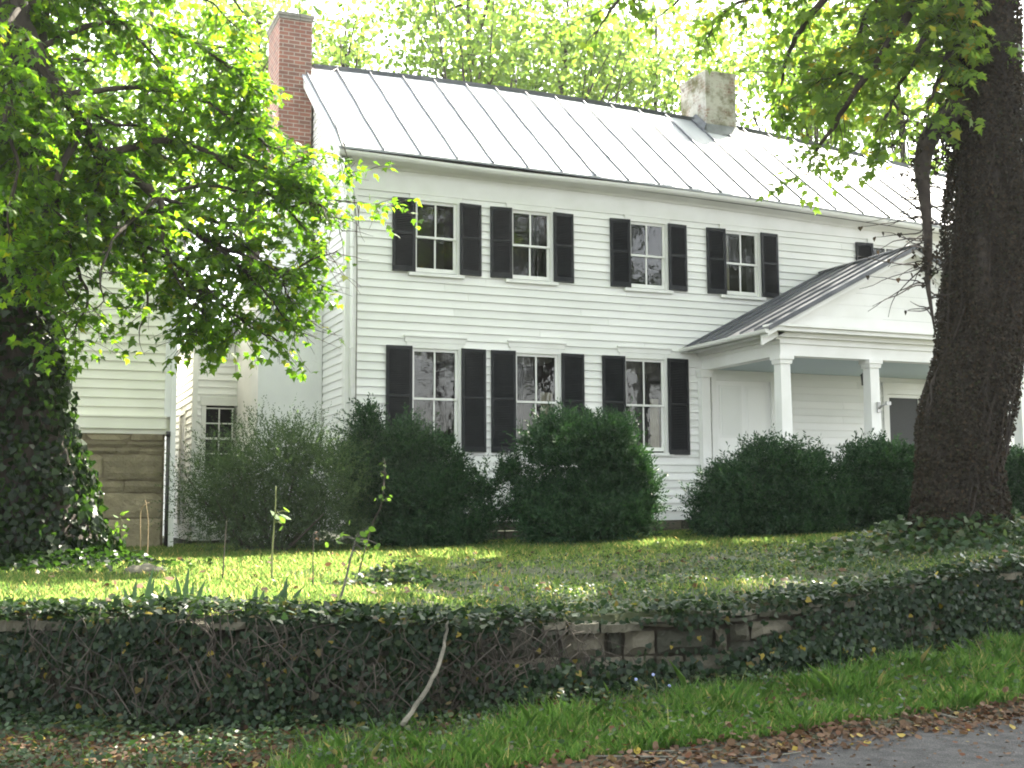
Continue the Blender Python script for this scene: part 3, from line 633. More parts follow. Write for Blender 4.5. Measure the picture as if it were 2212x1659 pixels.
mb=MB(); mb.box(OX-.13,OX-.035,OY-.04,OY+.02,1.58,4.75); mb.box(OX-.034,OX+.05,OY-.07,OY+.03,-.6,4.75); mb.build('corner_post',WHITE2,ob)
mb=MB(); mb.tube([(OX-.065,OY-.06,1.32),(OX-.065,OY-.06,-.6)],.030,8); mb.tube([(OX-.065,OY-.06,1.34),(OX-.065,OY-.06,1.26)],.04,8); mb.build('drainpipe',PIPE,ob)
mb=MB()
zs=[1.375,1.19,1.083,.975,.545,.355,-.062,-.65]
for k in range(7):
    x=OX-.14; 
    while x>-9.6:
        w=random.uniform(.55,1.3) if zs[k]-zs[k+1]>.25 else random.uniform(.3,.8)
        if k==3 and x>OX-.2: w=.91
        y=OY+.05+random.uniform(-.02,.015); h0=zs[k+1]+.013+random.uniform(-.01,.01); h1=zs[k]-.011+random.uniform(-.01,.01)
        nx,nz=max(2,int(w/.12)),max(2,int((h1-h0)/.08)); vs=[]
        for i in range(nx+1):
            for j in range(nz+1):
                ed=(i in (0,nx))+(j in (0,nz)); vs.append((x-w*i/nx+(.008 if i==nx else 0)+random.uniform(-.006,.006),y+random.uniform(-.008,.008)+.02*ed,h0+(h1-h0)*j/nz+random.uniform(-.006,.006)))
        mb.add(vs,[(i*(nz+1)+j,i*(nz+1)+j+1,(i+1)*(nz+1)+j+1,(i+1)*(nz+1)+j) for i in range(nx) for j in range(nz)],0,False)
        x-=w
mb.box(-9.6,OX-.1,OY+.088,OY+5.5,-.7,1.37,1)
mb.build('stone_foundation',[STONE,noisy('tan_lime_mortar',(.13,.105,.065),(.21,.175,.11),6,.95,.5,40)],ob)
mb=MB()
for s in (1,-1):
    X=lambda d: -6.17+s*d
    hw=-6.17*-1-(-OX) ; hw=(OX+6.17)
    mb.add([(X(hw+.28),OY-.2,EV-.12),(X(0),OY-.2,EV-.12+(hw+.28)*sl2),(X(0),OY+6.2,EV-.12+(hw+.28)*sl2),(X(hw+.28),OY+6.2,EV-.12),(X(hw+.28),OY-.2,EV-.17),(X(0),OY-.2,EV-.17+(hw+.28)*sl2),(X(0),OY+6.2,EV-.17+(hw+.28)*sl2),(X(hw+.28),OY+6.2,EV-.17)],[(0,1,2,3),(7,6,5,4),(0,4,5,1),(0,3,7,4)])
mb.build('roof',ROOFM,ob)
mb=MB()
for s in (1,-1):
    X=lambda d: -6.17+s*d
    hw=OX+6.17
    mb.add([(X(hw+.26),OY-.19,EV-.171),(X(0),OY-.19,EV-.171+(hw+.26)*sl2),(X(0),OY-.19,EV-.36+(hw+.26)*sl2),(X(hw+.26),OY-.19,EV-.34),(X(hw+.26),OY-.0,EV-.171),(X(0),OY-.0,EV-.171+(hw+.26)*sl2),(X(0),OY-.0,EV-.36+(hw+.26)*sl2),(X(hw+.26),OY-.0,EV-.34)],[(0,1,2,3),(7,6,5,4),(3,2,6,7),(0,3,7,4)])
mb.build('rake_board',WHITE2,ob)

# ------------------------------------------------------------------ fieldstone retaining wall
rw=empty('retaining_wall',W(0,wall_dep(0),-1.4),'low mossy fieldstone retaining wall half buried in ivy between lawn and road','wall')
def wpt(lat,out,z):                              # point on the wall face, 'out' towards the road
    p=W(lat,float(wall_dep(lat))-out,z); return p
mb=MB()
lat=-9.
while lat<10.5:
    zb,zt=float(wall_zb(lat))-.15,float(wall_zt(lat)); hs=[]; z=zb
    while z<zt-.12:
        h=random.uniform(.13,.27); h=min(h,zt-.1-z)
        if h<.06: break
        hs.append((z,z+h)); z+=h
    w0=random.uniform(.5,.9)
    for (za,zb2) in hs:
        x=lat
        while x<lat+w0-.02:
            w=min(random.uniform(.18,.55),lat+w0-x)
            nx,nz=4,3; o=random.uniform(-.03,.05); vs=[]
            for i in range(nx+1):
                for j in range(nz+1):
                    u,v=i/nx,j/nz; ed=max(abs(2*u-1)**4,abs(2*v-1)**4)
                    vs.append(wpt(x+.012+(w-.024)*u+random.uniform(-.008,.008),o-.06*ed+random.uniform(-.012,.012),za+.008+(zb2-za-.016)*v+random.uniform(-.008,.008)))
            mb.add(vs,[(i*(nz+1)+j,(i+1)*(nz+1)+j,(i+1)*(nz+1)+j+1,i*(nz+1)+j+1) for i in range(nx) for j in range(nz)])
            x+=w
    lat+=w0
la=np.linspace(-9,10.5,80); vs=[]
for q in la: vs+=[wpt(q,-.085,float(wall_zb(q))-.3),wpt(q,-.085,float(wall_zt(q))-.1),wpt(q,-.5,float(wall_zt(q))-.1)]
mb.add(vs,[(i*3+j,(i+1)*3+j,(i+1)*3+j+1,i*3+j+1) for i in range(79) for j in range(2)],1)
mb.build('stonework',[WALLST,MORTAR],rw)
mb=MB(); lat=-9.
while lat<10.4:
    w=random.uniform(.2,.52); zt=float(wall_zt(lat+w/2))-.10; h=random.uniform(.05,.09); o=random.uniform(.02,.09); layers=random.choice((1,1,2))
    for q in range(layers):
        hh=h/layers; n=7; vs=[]
        for i in range(n+1):
            u=i/n; r=.05*abs(2*u-1)**3
            for (oo,zz) in ((o-r+random.uniform(-.02,.02),zt),(o-r+random.uniform(-.015,.015),zt+hh-.01),(-.32,zt+hh-.01),(-.42,zt)): vs.append(wpt(lat+.008+(w-.016)*u,oo,zz+random.uniform(-.006,.006)))
        mb.add(vs,[(i*4+j,i*4+j+1,(i+1)*4+j+1,(i+1)*4+j) for i in range(n) for j in range(3)]+[(0,3,2,1),(n*4,n*4+1,n*4+2,n*4+3)]); zt+=hh
    lat+=w
mb.build('coping',WALLST,rw)

def gp(px,py):                                   # where a picture point meets the lawn
    de=12.
    for _ in range(30):
        la=(px-1106)/FP*de; z=float(lawn_z(la,de)); de=.6*de+.4*np.clip((CAM[2]-z)*FP/max(py-hor(px),8),8.5,22)
    return W((px-1106)/FP*de,de,float(lawn_z((px-1106)/FP*de,de))),de
# ------------------------------------------------------------------ foliage generators
class Leaves:
    def __init__(s): s.P=[]; s.T=[]; s.N=[]; s.S=[]
    def add(s,P,T,N,S): s.P.append(P); s.T.append(T); s.N.append(N); s.S.append(S)
    def build(s,name,tmpl,m,parent=None,wid=1.,curl=.25,keep=None):
        P=np.concatenate(s.P); T=np.concatenate(s.T); N=np.concatenate(s.N); S=np.concatenate(s.S)
        if keep is not None:
            k=keep(P); P,T,N,S=P[k],T[k],N[k],S[k]
        return leaves(name,P,T,N,S,tmpl,m,parent,wid,curl)
UPV=np.array([0,0,1.])
def over_sunny_lawn(P):                          # leaves whose shade would fall on the sunny left part of the lawn
    G=P-SUN*((P[:,2]+.6)/SUN[2])[:,None]; v=G-CAM; la=v@RH; de=v@DH
    hit=(la<-1.2-.05*(de-9))&(la>-4.3-.12*(de-9))&(de>8.6)&(de<17)
    for px_,py_ in ((150,800),(165,930),(195,1060),(230,1160)):     # and on the right flank of the ivy trunk
        dv=P-at(px_,py_,14.8); al=dv@SUN; hit=hit|((al>.3)&(np.linalg.norm(dv-al[:,None]*SUN,axis=1)<.75))
    return hit
def twigs_on(path, LV, MBt, ntw, tl=(.5,1.1), step=.055, size=(.09,.145), droop=.25, t0=.1, spread=1., flat=.45):
    """side twigs with paired leaves along a bough"""
    path=np.asarray(path); seg=np.linalg.norm(np.diff(path,axis=0),axis=1); cum=np.concatenate([[0],np.cumsum(seg)]); Ltot=cum[-1]
    for _ in range(ntw):
        u=(t0+(1-t0)*rng.random())*Ltot; i=min(np.searchsorted(cum,u)-1,len(path)-2); i=max(i,0)
        p=path[i]+(path[i+1]-path[i])*((u-cum[i])/max(seg[i],1e-6)); t=unit(path[i+1]-path[i])
        r=rng.normal(size=3); r[2]*=flat; r=unit(r-t*(r@t)*.5)
        d=unit(t*.55+r*spread+np.array([0,0,-.1])); L=rng.uniform(*tl)*(1-.3*u/Ltot)
        n=5; pts=[p]; 
        for k in range(n):
            d=unit(d+rng.normal(size=3)*.14+np.array([0,0,-droop*.22])); pts.append(pts[-1]+d*L/n)
        pts=np.array(pts); MBt.tube(pts[::1],np.linspace(.008,.002,n+1),3,cap=False)
        m=max(4,int(L/step)); uu=np.repeat(np.linspace(.15,1.,m),2); x=uu*n; ii=np.minimum(x.astype(int),n-1); ff=(x-ii)[:,None]
        q=pts[ii]*(1-ff)+pts[ii+1]*ff; tt=unit(pts[ii+1]-pts[ii])
        side=unit(np.cross(tt,UPV+rng.normal(size=(2*m,3))*.35)); side[1::2]*=-1
        pet=rng.uniform(.03,.11,2*m)[:,None]; T=unit(side*.8+tt*.45+np.array([0,0,-.45])+rng.normal(size=(2*m,3))*.35)
        P=q+unit(side+tt*.4+np.array([0,0,-.15]))*pet
        N=UPV+rng.normal(size=(2*m,3))*.42+side*.25
        LV.add(P,T,N,rng.uniform(size[0],size[1],2*m))

# ------------------------------------------------------------------ big ivy clad maple on the left
mapleL=empty('maple_tree',TRUNK_L,'old maple with a thick ivy clad trunk and drooping lit branches at the left','tree')
tl=[(75,1240,15),(60,1130,15),(40,1000,15),(15,800,15),(0,600,15),(5,400,15),(15,200,15),(35,0,15),(40,-220,15),(20,-500,15)]
tr=[.95,.72,.60,.52,.47,.44,.42,.40,.36,.28]
tp=catmull([at(*q) for q in tl],4); trr=np.interp(np.linspace(0,1,len(tp)),np.linspace(0,1,len(tr)),tr)
mb=MB(); mb.tube(np.vstack([tp[0]-[0,0,.4],tp]),np.concatenate([[1.05],trr]),18); mb.build('trunk',BARK,mapleL)
LB=[ # bough control points (picture x, y, depth), start radius, twigs
 ([(25,-160,14.6),(40,0,14.2),(78,105,13.9),(142,205,13.5),(185,270,13.3),(232,330,13),(300,394,12.7),(345,424,12.5),(349,487,12.3),(363,555,12.2),(382,600,12.1),(420,660,12)],.115,26),
 ([(345,424,12.5),(440,400,12.6),(560,418,12.9),(650,420,13.2),(750,435,13.5),(800,442,13.7),(862,445,13.9)],.028,30),
 ([(345,424,12.5),(430,460,12.4),(520,520,12.3),(600,600,12.2),(650,690,12.2)],.03,40),
 ([(363,555,12.2),(420,600,12.1),(490,665,12.0),(560,715,12.0),(610,740,12)],.035,34),
 ([(190,290,13.3),(250,425,12.8),(294,510,12.5),(307,550,12.5),(320,640,12.4),(300,720,12.3)],.05,26),
 ([(142,205,13.5),(300,190,13.2),(450,225,13),(560,300,13),(670,360,13)],.04,42),
 ([(78,105,13.9),(220,50,13.6),(380,70,13.4),(500,150,13.3),(575,215,13.2)],.04,40),
 ([(40,0,14.2),(200,-50,14),(340,-40,13.8),(460,10,13.6),(530,80,13.5)],.04,34),
 ([(185,270,13.3),(120,400,13.2),(150,540,13),(190,640,12.9),(160,720,12.8)],.05,26),
 ([(10,200,14.9),(60,350,14.2),(100,450,13.8),(70,580,13.6),(110,680,13.4)],.06,30),
 ([(232,330,13),(380,305,12.9),(500,360,12.8),(620,450,12.8),(690,530,12.9)],.05,44),
 ([(345,424,12.5),(260,500,12.3),(215,600,12.1),(235,660,12.1)],.03,18),
 ([(300,394,12.7),(420,500,12.4),(540,560,12.3),(640,590,12.3),(700,620,12.4)],.045,44),
 ([(420,600,12.1),(440,680,12),(415,740,11.9)],.02,18),
 ([(-60,50,15.6),(120,130,16.0),(300,120,16.2),(430,260,16.2),(520,330,16.3)],.06,40),
 ([(-50,300,15.6),(150,360,16.0),(330,330,16.2),(470,430,16.0),(560,470,16)],.06,40),
 ([(10,450,15),(130,500,15.3),(280,560,15.5),(400,540,15.6)],.05,26),
 ([(340,-150,14),(480,-120,13.8),(600,-70,13.6),(680,-20,13.5)],.05,22),
 ([(560,418,12.9),(640,350,13.0),(720,330,13.1),(760,380,13.2)],.02,16),
 ([(600,600,12.2),(680,560,12.3),(730,540,12.4)],.02,16),
 ([(620,450,12.8),(690,440,12.9),(740,500,12.9)],.02,14),
 ([(420,500,12.4),(500,560,12.2),(580,640,12.1),(640,720,12.1)],.03,34),
 ([(520,330,12.9),(600,380,12.8),(670,420,12.8),(720,470,12.9)],.03,34),
 ([(294,510,12.5),(400,590,12.3),(470,650,12.2),(520,720,12.2)],.03,34),
 ([(250,425,12.8),(170,480,12.8),(110,560,12.9),(150,640,12.9)],.03,26),
 ([(142,205,13.5),(230,260,13.3),(330,280,13.2),(420,330,13.0)],.03,34),
 ([(380,70,13.4),(460,120,13.3),(520,200,13.2),(570,300,13.1)],.03,34),
 ([(70,150,13.6),(10,250,13.2),(40,360,13.1),(15,470,13.2),(50,560,13.2)],.03,40),
 ([(78,105,13.6),(120,220,13.2),(60,330,13.1),(100,420,13.2)],.03,34),
 ([(40,20,13.8),(-20,120,13.4),(30,200,13.3),(-10,320,13.4)],.03,30),
 ([(142,205,13.4),(230,330,13.0),(200,430,12.9),(250,520,12.9)],.03,30),
 ([(60,600,14.6),(110,660,14.4),(170,690,14.3),(225,700,14.2)],.02,22),
 ([(40,560,14.8),(90,620,14.6),(130,700,14.5),(150,745,14.5)],.02,20),
 ([(0,60,14.5),(100,-10,14),(220,10,13.6),(330,120,13.2),(380,200,13)],.05,34),
 ([(20,300,14.5),(90,260,14),(200,330,13.6),(290,450,13.2)],.05,30),
]
LV=Leaves(); mbB=MB(); mbT=MB()
for pts,r0,nt_ in LB:
    p=catmull([at(x,y,d+(2.9*min(max(x/450,0),1) if d<15 else 1.)) for x,y,d in pts],5); n=len(p); p[1:-1]+=rng.normal(size=(n-2,3))*.012
    mbB.tube(p,np.linspace(r0,.006,n)**1.0,8); twigs_on(p,LV,mbT,int(nt_*1.05),(.45,1.0),.050,(.072,.128))
# ascending limbs over the picture, coarser leaves: they only shade
for k in range(9):
    a=rng.uniform(0,2*math.pi) if k else 2.5; base=tp[-1]-[0,0,rng.uniform(0,1.5)]
    dirv=np.array([math.cos(a)*.8,math.sin(a)*.8,.6]); pts=[base+dirv*q+np.array([0,0,-.04*q*q]) for q in np.linspace(0,5.5,6)]
    p=catmull(pts,4); mbB.tube(p,np.linspace(.12,.02,len(p)),6); twigs_on(p,LV,mbT,16,(.8,1.6),.16,(.16,.26),.1)
def keepL(P):
    v=P-CAM; dd=v@_d; px=1106+FP*(v@_R)/dd; py=829.4-FP*(v@_U)/dd
    thin=np.full(len(P),.97)
    thin*=np.where(np.sin(P[:,0]*3.1+P[:,2]*2.3+1)*np.sin(P[:,2]*4.1-P[:,1]*2.7)*np.sin(P[:,1]*3.3+P[:,0]*1.1)>.32,.45,1.)
    # leafy masses hang in shelves: leave the gaps the house shows through
    def gap(x,y,rx,ry,k): 
        return np.where(((px-x)/rx)**2+((py-y)/ry)**2<1,k,1.)
    for g in ((205,700,75,60,.6),(240,870,150,60,.05),(640,40,90,110,.0),(590,180,45,60,.6),(690,250,60,70,.05),(660,760,90,50,.5),(450,130,60,40,.35),(240,280,70,40,.4),(780,560,80,90,.1),(330,760,50,30,.3),(120,900,200,60,.0),(720,760,60,100,.1),(205,600,60,40,.3),(320,540,40,30,.5)): thin=thin*gap(*g)
    return (rng.random(len(P))<thin)&~((py>835)&(py<1700)&(px>0))&~(over_sunny_lawn(P)&((py<-30)|(px<-30)|(rng.random(len(P))<.5)))
LU=Leaves(); n=1500; cl=np.stack([rng.uniform(-4.5,2.2,60),rng.uniform(-7.,-.2,60),rng.uniform(7.6,10.8,60)],1); cl=np.vstack([cl,np.stack([rng.uniform(-9,-4,40),rng.uniform(-14,-5,40),rng.uniform(6.8,10,40)],1)])
idx=rng.integers(0,100,n); P=cl[idx]+rng.normal(size=(n,3))*np.array([.6,.6,.3]); LU.add(P,unit(rng.normal(size=(n,3))+[0,0,-.4]),UPV+rng.normal(size=(n,3))*.5,rng.uniform(.2,.32,n))
for q in cl[::3]:
    mbB.tube(catmull([tp[-1],tp[-1]*.45+q*.55+[0,0,.5],q],4),np.linspace(.08,.012,9),5)
def keepU(P):
    v=P-CAM; dd=v@_d; px=1106+FP*(v@_R)/dd; py=829.4-FP*(v@_U)/dd
    dim=np.zeros(len(P),bool)
    for q,r,k in ((at(330,250,15.),1.3,.7),(at(120,690,14.),1.2,.95),(at(560,400,15.5),1.0,.7)):
        dv=P-q; al=dv@SUN; dim|=(np.linalg.norm(dv-al[:,None]*SUN,axis=1)<r)&(rng.random(len(P))<k)
    return ((py<-45)|(px<-45)|(dd<1))&~over_sunny_lawn(P)&~dim
LU.build('upper_crown',OVAL,MAPLEM,mapleL,1.9,.2,keep=keepU)
mbB.build('branches',BARK,mapleL); mbT.build('twigs',TWIG,mapleL)
LV.build('crown',MAPLE,MAPLEM,mapleL,1.,.3,keep=keepL)
# ivy sleeve on the trunk, and spilling at its foot
def sleeve(path, rad, n, size, m, name, parent, tmpl=IVY, lift=.06, zmax=None, flare=.0, bias=None, out=.6):
    path=np.asarray(path); k=len(path); u=rng.random(n)*(k-1); i=np.minimum(u.astype(int),k-2); f=(u-i)[:,None]
    c=path[i]*(1-f)+path[i+1]*f; r=np.asarray(rad)[i]*(1-f[:,0])+np.asarray(rad)[i+1]*f[:,0]
    a=rng.random(n)*2*math.pi; o=np.stack([np.cos(a),np.sin(a),np.zeros(n)],1)
    lump=.10*np.sin(a*3+c[:,2]*2.1)*np.sin(c[:,2]*3.3+a)+.05*np.sin(a*7+c[:,2]*5)
    P=c+o*(r*(1+lump)+rng.random(n)*lift)[:,None]
    T=unit(np.array([0,0,-1.])+o*.25+rng.normal(size=(n,3))*.5); N=unit(o+np.array([0,0,.55])+rng.normal(size=(n,3))*out)
    return leaves(name,P,T,N,rng.uniform(*size,n),tmpl,m,parent,1.,.2)
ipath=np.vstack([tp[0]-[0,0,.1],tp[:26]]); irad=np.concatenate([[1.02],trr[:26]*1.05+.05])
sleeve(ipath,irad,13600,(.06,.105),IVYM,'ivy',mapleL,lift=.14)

# ------------------------------------------------------------------ vine covered tree on the right
treeR=empty('vine_covered_tree',TRUNK_R,'massive tree trunk cloaked in withered brown vines standing in front of the porch','tree')
rl=[(2070,1160,14.2),(2070,1120,14.2),(2073,1015,14.2),(2090,868,14.2),(2119,745,14.2),(2130,600,14.2),(2138,475,14.2),(2130,330,14.2),(2128,180,14.2),(2128,0,14.2),(2140,-250,14.2),(2160,-600,14)]
rr=[.54,.49,.45,.50,.46,.45,.43,.39,.36,.35,.33,.30]
rp=catmull([at(*q) for q in rl],4); rrr=np.interp(np.linspace(0,1,len(rp)),np.linspace(0,1,len(rr)),rr)
rng2=np.random.default_rng(3)
def lumpy_trunk(path, rad, name, m, parent, n=36, amp=.09):
    vs=[]; k=len(path)
    for i,p in enumerate(path):
        for j in range(n):
            a=2*math.pi*j/n; z=p[2]; f=1+amp*(.5*math.sin(3*a+z*.9)+.4*math.sin(5*a-z*1.7)+.35*math.sin(8*a+z*3.1)+.3*math.sin(13*a-z*4))+rng2.uniform(-.025,.025)
            vs.append(p+rad[i]*f*np.array([math.cos(a),math.sin(a),0]))
    mb=MB(); mb.add(vs,[(i*n+j,i*n+(j+1)%n,(i+1)*n+(j+1)%n,(i+1)*n+j) for i in range(k-1) for j in range(n)],0,True); return mb.build(name,m,parent)
lumpy_trunk(np.vstack([rp[0]-[0,0,.4],catmull(rp,3)]),np.concatenate([[.70],.92*np.interp(np.linspace(0,1,len(catmull(rp,3))),np.linspace(0,1,len(rrr)),rrr)]),'trunk',VINEBARK,treeR)
sleeve(rp,rrr,80000,(.018,.042),DEADLEAF,'vines',treeR,lift=.07,out=.8)
mb=MB()
for k in range(30):                              # clinging vine stems
    a=rng.uniform(0,2*math.pi); i0=rng.integers(0,12); n=rng.integers(8,26); pts=[]
    for i in range(i0,min(i0+n,len(rp))):
        a+=rng.normal()*.10; pts.append(rp[i]+(rrr[i]*1.05+.02)*np.array([math.cos(a),math.sin(a),0]))
    if len(pts)>3: mb.tube(catmull(pts,2),rng.uniform(.005,.012),5)
mb.build('vine_stems',VINEBARK,treeR)
# dead vine-hung limb that leaves the trunk and droops beside it
mbD=MB(); lv=Leaves()
dead=catmull([at(*q) for q in ((2100,225,14.1),(2055,245,14.0),(2022,275,13.9),(2000,318,13.85),(1992,372,13.8),(1998,430,13.8),(2004,500,13.8),(2006,560,13.8),(2004,610,13.8),(2010,655,13.8),(2018,705,13.8))],5)
mbD.tube(dead,np.interp(np.linspace(0,1,len(dead)),[0,.3,.45,.6,.75,1],[.14,.11,.075,.05,.035,.012]),8)
for px,py,ang,L in ((1998,380,200,70),(2000,430,195,110),(2004,470,170,150),(2002,445,160,120),(2005,520,190,120),(2004,560,205,90),(2006,610,200,150),(2010,590,20,60),(2008,640,10,70),(2012,670,160,60),(2018,700,40,50),(2003,400,340,60),(2004,480,350,60),(2003,500,215,120),(1999,410,185,90),(2004,540,150,90),(2006,575,172,170),(2004,450,20,50)):
    for rep in range(3):
        a=math.radians(ang+rng.normal()*14); pts=[at(px,py+rng.normal()*8,13.8)]; x,y=px,py; d=13.8; n=6
        for q in range(n):
            a+=rng.normal()*.22; x+=math.cos(a)*L/n*rng.uniform(.7,1.1); y-=math.sin(a)*L/n*.8; d+=rng.normal()*.06; pts.append(at(x,y+q*1.2,d))
        mbD.tube(catmull(pts,2),np.linspace(.010,.0028,2*n+1),4)
        if rng.random()<.4:
            P=np.array([pts[-1]]); lv.add(P,np.array([[0,0,-1.]]),rvec(1),np.array([.06]))
mbD.build('dead_limb',noisy('dead_limb_bark',(.022,.017,.013),(.045,.035,.028),12,.9),treeR)
k=160; P=at(2006,560,13.8)+rng.normal(size=(k,3))*np.array([.09,.09,.16]); lv.add(P,unit(rng.normal(size=(k,3))+[0,0,-1]),rvec(k),rng.uniform(.03,.06,k))
P=dead[rng.integers(2,22,500)]+rng.normal(size=(500,3))*.085; lv.add(P,unit(rng.normal(size=(500,3))+[0,0,-1]),rvec(500),rng.uniform(.03,.06,500))
lv.build('dead_limb_leaves',IVY,DEADLEAF,treeR)
RB=[
 ([(2150,-240,14),(2040,-60,14),(1950,50,14),(1870,170,14.2),(1800,270,14.4),(1755,345,14.6),(1735,385,14.7)],.075,48),
 ([(2150,-300,14),(1960,-130,14),(1800,-20,14.3),(1720,80,14.6),(1690,170,14.8),(1680,240,14.9)],.075,44),
 ([(2140,-60,14),(2040,20,13.9),(1980,120,13.9),(1930,220,14.0),(1890,290,14.1)],.06,44),
 ([(2150,-320,14),(1850,-220,14.5),(1600,-90,14.8),(1480,-10,15),(1420,40,15)],.07,26),
 ([(1850,-220,14.5),(1560,-150,14),(1400,-60,13.6),(1320,20,13.4),(1285,80,13.4)],.045,30),
 ([(2120,20,14),(2060,110,13.9),(2020,190,13.8),(1990,270,13.8)],.05,34),
 ([(1960,-100,14.2),(1880,20,14.4),(1830,130,14.6),(1800,200,14.8)],.04,36),
 ([(1800,-20,14.5),(1660,-20,15),(1560,30,15.4),(1520,90,15.6)],.04,24),
 ([(1900,80,14.4),(1960,30,14.6),(2030,60,14.8)],.03,26),
 ([(1870,170,14.2),(1800,160,14.5),(1720,210,14.7),(1660,260,14.9)],.03,24),
 ([(1930,220,14.0),(1960,260,14.0),(1930,320,14.1)],.02,10),
 ([(2150,-200,15.5),(2020,-40,15.8),(1900,60,16),(1800,120,16.2),(1700,140,16.4)],.05,40),
]
LV=Leaves(); mbB=MB(); mbT=MB()
for pts,r0,nt_ in RB:
    p=catmull([at(*q) for q in pts],5); n=len(p); p[1:-1]+=rng.normal(size=(n-2,3))*.012
    mbB.tube(p,np.linspace(r0,.006,n),7); twigs_on(p,LV,mbT,nt_,(.45,.95),.062,(.085,.14),.3)
def keepR(P):
    v=P-CAM; dd=v@_d; px=1106+FP*(v@_R)/dd; py=829.4-FP*(v@_U)/dd
    thin=np.ones(len(P))
    for x,y,rx,ry,k in ((1625,270,45,90,.0),(1600,130,60,60,.25),(1970,310,60,70,.1),(1690,340,50,50,.4),(1960,60,40,40,.4),(1480,180,130,70,.05),(1330,140,80,40,.1)): thin*=np.where(((px-x)/rx)**2+((py-y)/ry)**2<1,k,1.)
    return rng.random(len(P))<thin
LV.build('crown',MAPLE,MAPLER,treeR,1.,.3,keep=lambda P:keepR(P)&(rng.random(len(P))<.8))
# the high crown above the picture: it shades the lawn
LH=Leaves(); cc=np.array([12.8,-3.4,12.4]); rad=np.array([8.2,6.4,3.4])
for k in range(16):
    a=2*math.pi*k/16+rng.normal()*.1; tgt=cc+rad*np.array([math.cos(a)*.8,math.sin(a)*.8,rng.uniform(-.5,.7)]); st=rp[-1]+np.array([0,0,rng.uniform(-1.5,0)])
    p=catmull([st,st*.6+tgt*.4+[0,0,.8],tgt],6); mbB.tube(p,np.linspace(.16,.02,len(p)),6)
N=9000; cl=cc+rad*rvec(120)*(rng.random((120,1))**.4)*.95; cl=np.vstack([cl,np.array([8.6,-8.2,11.6])+np.array([5.2,4.2,2.6])*rvec(60)*(rng.random((60,1))**.4),np.array([7.2,-6.2,11.4])+np.array([4.2,3.4,2.0])*rvec(60)*(rng.random((60,1))**.4)])
idx=rng.integers(0,240,N); P=cl[idx]+rng.normal(size=(N,3))*np.array([.75,.75,.35])
def high(P):
    v=P-CAM; dd=v@_d; px=1106+FP*(v@_R)/dd; py=829.4-FP*(v@_U)/dd
    dim=np.zeros(len(P),bool)
    for q,r,k in ((at(1300,40,13.5),1.3,.95),(at(1420,20,15),1.0,.8),(at(1900,190,14.4),1.7,.85),(at(1740,200,14.8),1.5,.8),(at(350,300,15.),1.6,.6),(at(120,680,14.5),1.3,.9)):
        dv=P-q; al=dv@SUN; dist=np.linalg.norm(dv-al[:,None]*SUN,axis=1); dim|=(dist<r)&(rng.random(len(P))<k)
    return ~((px>-60)&(px<2300)&(py>-90))&~over_sunny_lawn(P)&~dim
wl=np.concatenate([np.linspace(-.3,3.6,11)]*2); wp=np.array([W(q,float(wall_dep(q))+rng.normal()*.25,-.7) for q in wl])+SUN*rng.uniform(13.2,15.6,22)[:,None]   # unseen leaf clusters added along the sun rays to shade the wall
P=np.vstack([P,np.repeat(wp,45,0)+rng.normal(size=(990,3))*np.array([.45,.45,.25])])
yl=rng.uniform(-.4,6.5,46); yp=np.array([W(q,rng.uniform(13.2,17.0),-.5) for q in yl])+SUN*rng.uniform(14.2,16.4,46)[:,None]                        # more unseen clusters, added to shade the grass before the shrubs
yp=np.vstack([yp,np.array([W(q,rng.uniform(9.6,13.6),-.6) for q in rng.uniform(-.3,6.,44)])+SUN*rng.uniform(13.6,15.8,44)[:,None]]); yp=yp[yp[:,1]<2.0]; yp=np.vstack([yp,np.array([W(q,rng.uniform(6.3,8.4),-1.4) for q in rng.uniform(-4.6,-.3,30)])+SUN*rng.uniform(15.2,17.0,30)[:,None]]); P=np.vstack([P,np.repeat(yp,40,0)+rng.normal(size=(len(yp)*40,3))*np.array([.5,.45,.25])]); N=len(P)  # unseen clusters added to shade the middle of the lawn and the verge
LH.add(P,unit(rng.normal(size=(N,3))+[0,0,-.4]),UPV+rng.normal(size=(N,3))*.5,rng.uniform(.28,.46,N))
mbB.add(mbT.v,mbT.f,1); mbB.build('branches',[BARK,TWIG],treeR)
LH.build('upper_crown',OVAL,MAPLER,treeR,1.9,.2,keep=high)

# ------------------------------------------------------------------ trees behind the house
def back_tree(px,py,dep,rx,rz,n,label,name='tall_tree',ls=(.15,.25),nc=46,dens=1.):
    c=at(px,py,dep); base=np.array([c[0],c[1],-.4])
    t=empty(name,base,label,'tree','trees standing behind the house')
    mb=MB(); top=c+[0,0,rz*.8]; p=catmull([base,base*.5+c*.5+rng.normal(size=3)*[.3,.3,0],top],5); mb.tube(p,np.linspace(.28,.05,len(p)),8)
    cl=rvec(nc)*(rng.random((nc,1))**.42); cl[:,0:2]*=rx; cl[:,2]*=rz; cl+=c
    for q in cl[::2]:
        s=p[rng.integers(len(p)//3,len(p)-1)]; mb.tube(catmull([s,(s+q)/2+[0,0,.3],q],3),np.linspace(.07,.012,7),4)
    mb.build('trunk',BARK,t)
    idx=rng.integers(0,nc,n); r=(rx+rz)/2*.16
    P=cl[idx]+rng.normal(size=(n,3))*np.array([r*1.25,r*1.25,r*.6])
    leaves('crown',P,unit(rng.normal(size=(n,3))+[0,0,-.6]),UPV+rng.normal(size=(n,3))*.7,rng.uniform(*ls,n),OVAL,BACKLEAF,t,1.6,.2)
back_tree(1010,50,38,3.6,3.6,5200,'bright leafy tree rising behind the middle of the roof ridge')
back_tree(1230,120,42,4.0,3.4,5600,'broad pale green tree behind the ridge left of the whitewashed chimney')
back_tree(1420,170,46,3.2,3.0,3600,'round yellow green tree directly behind the whitewashed chimney')
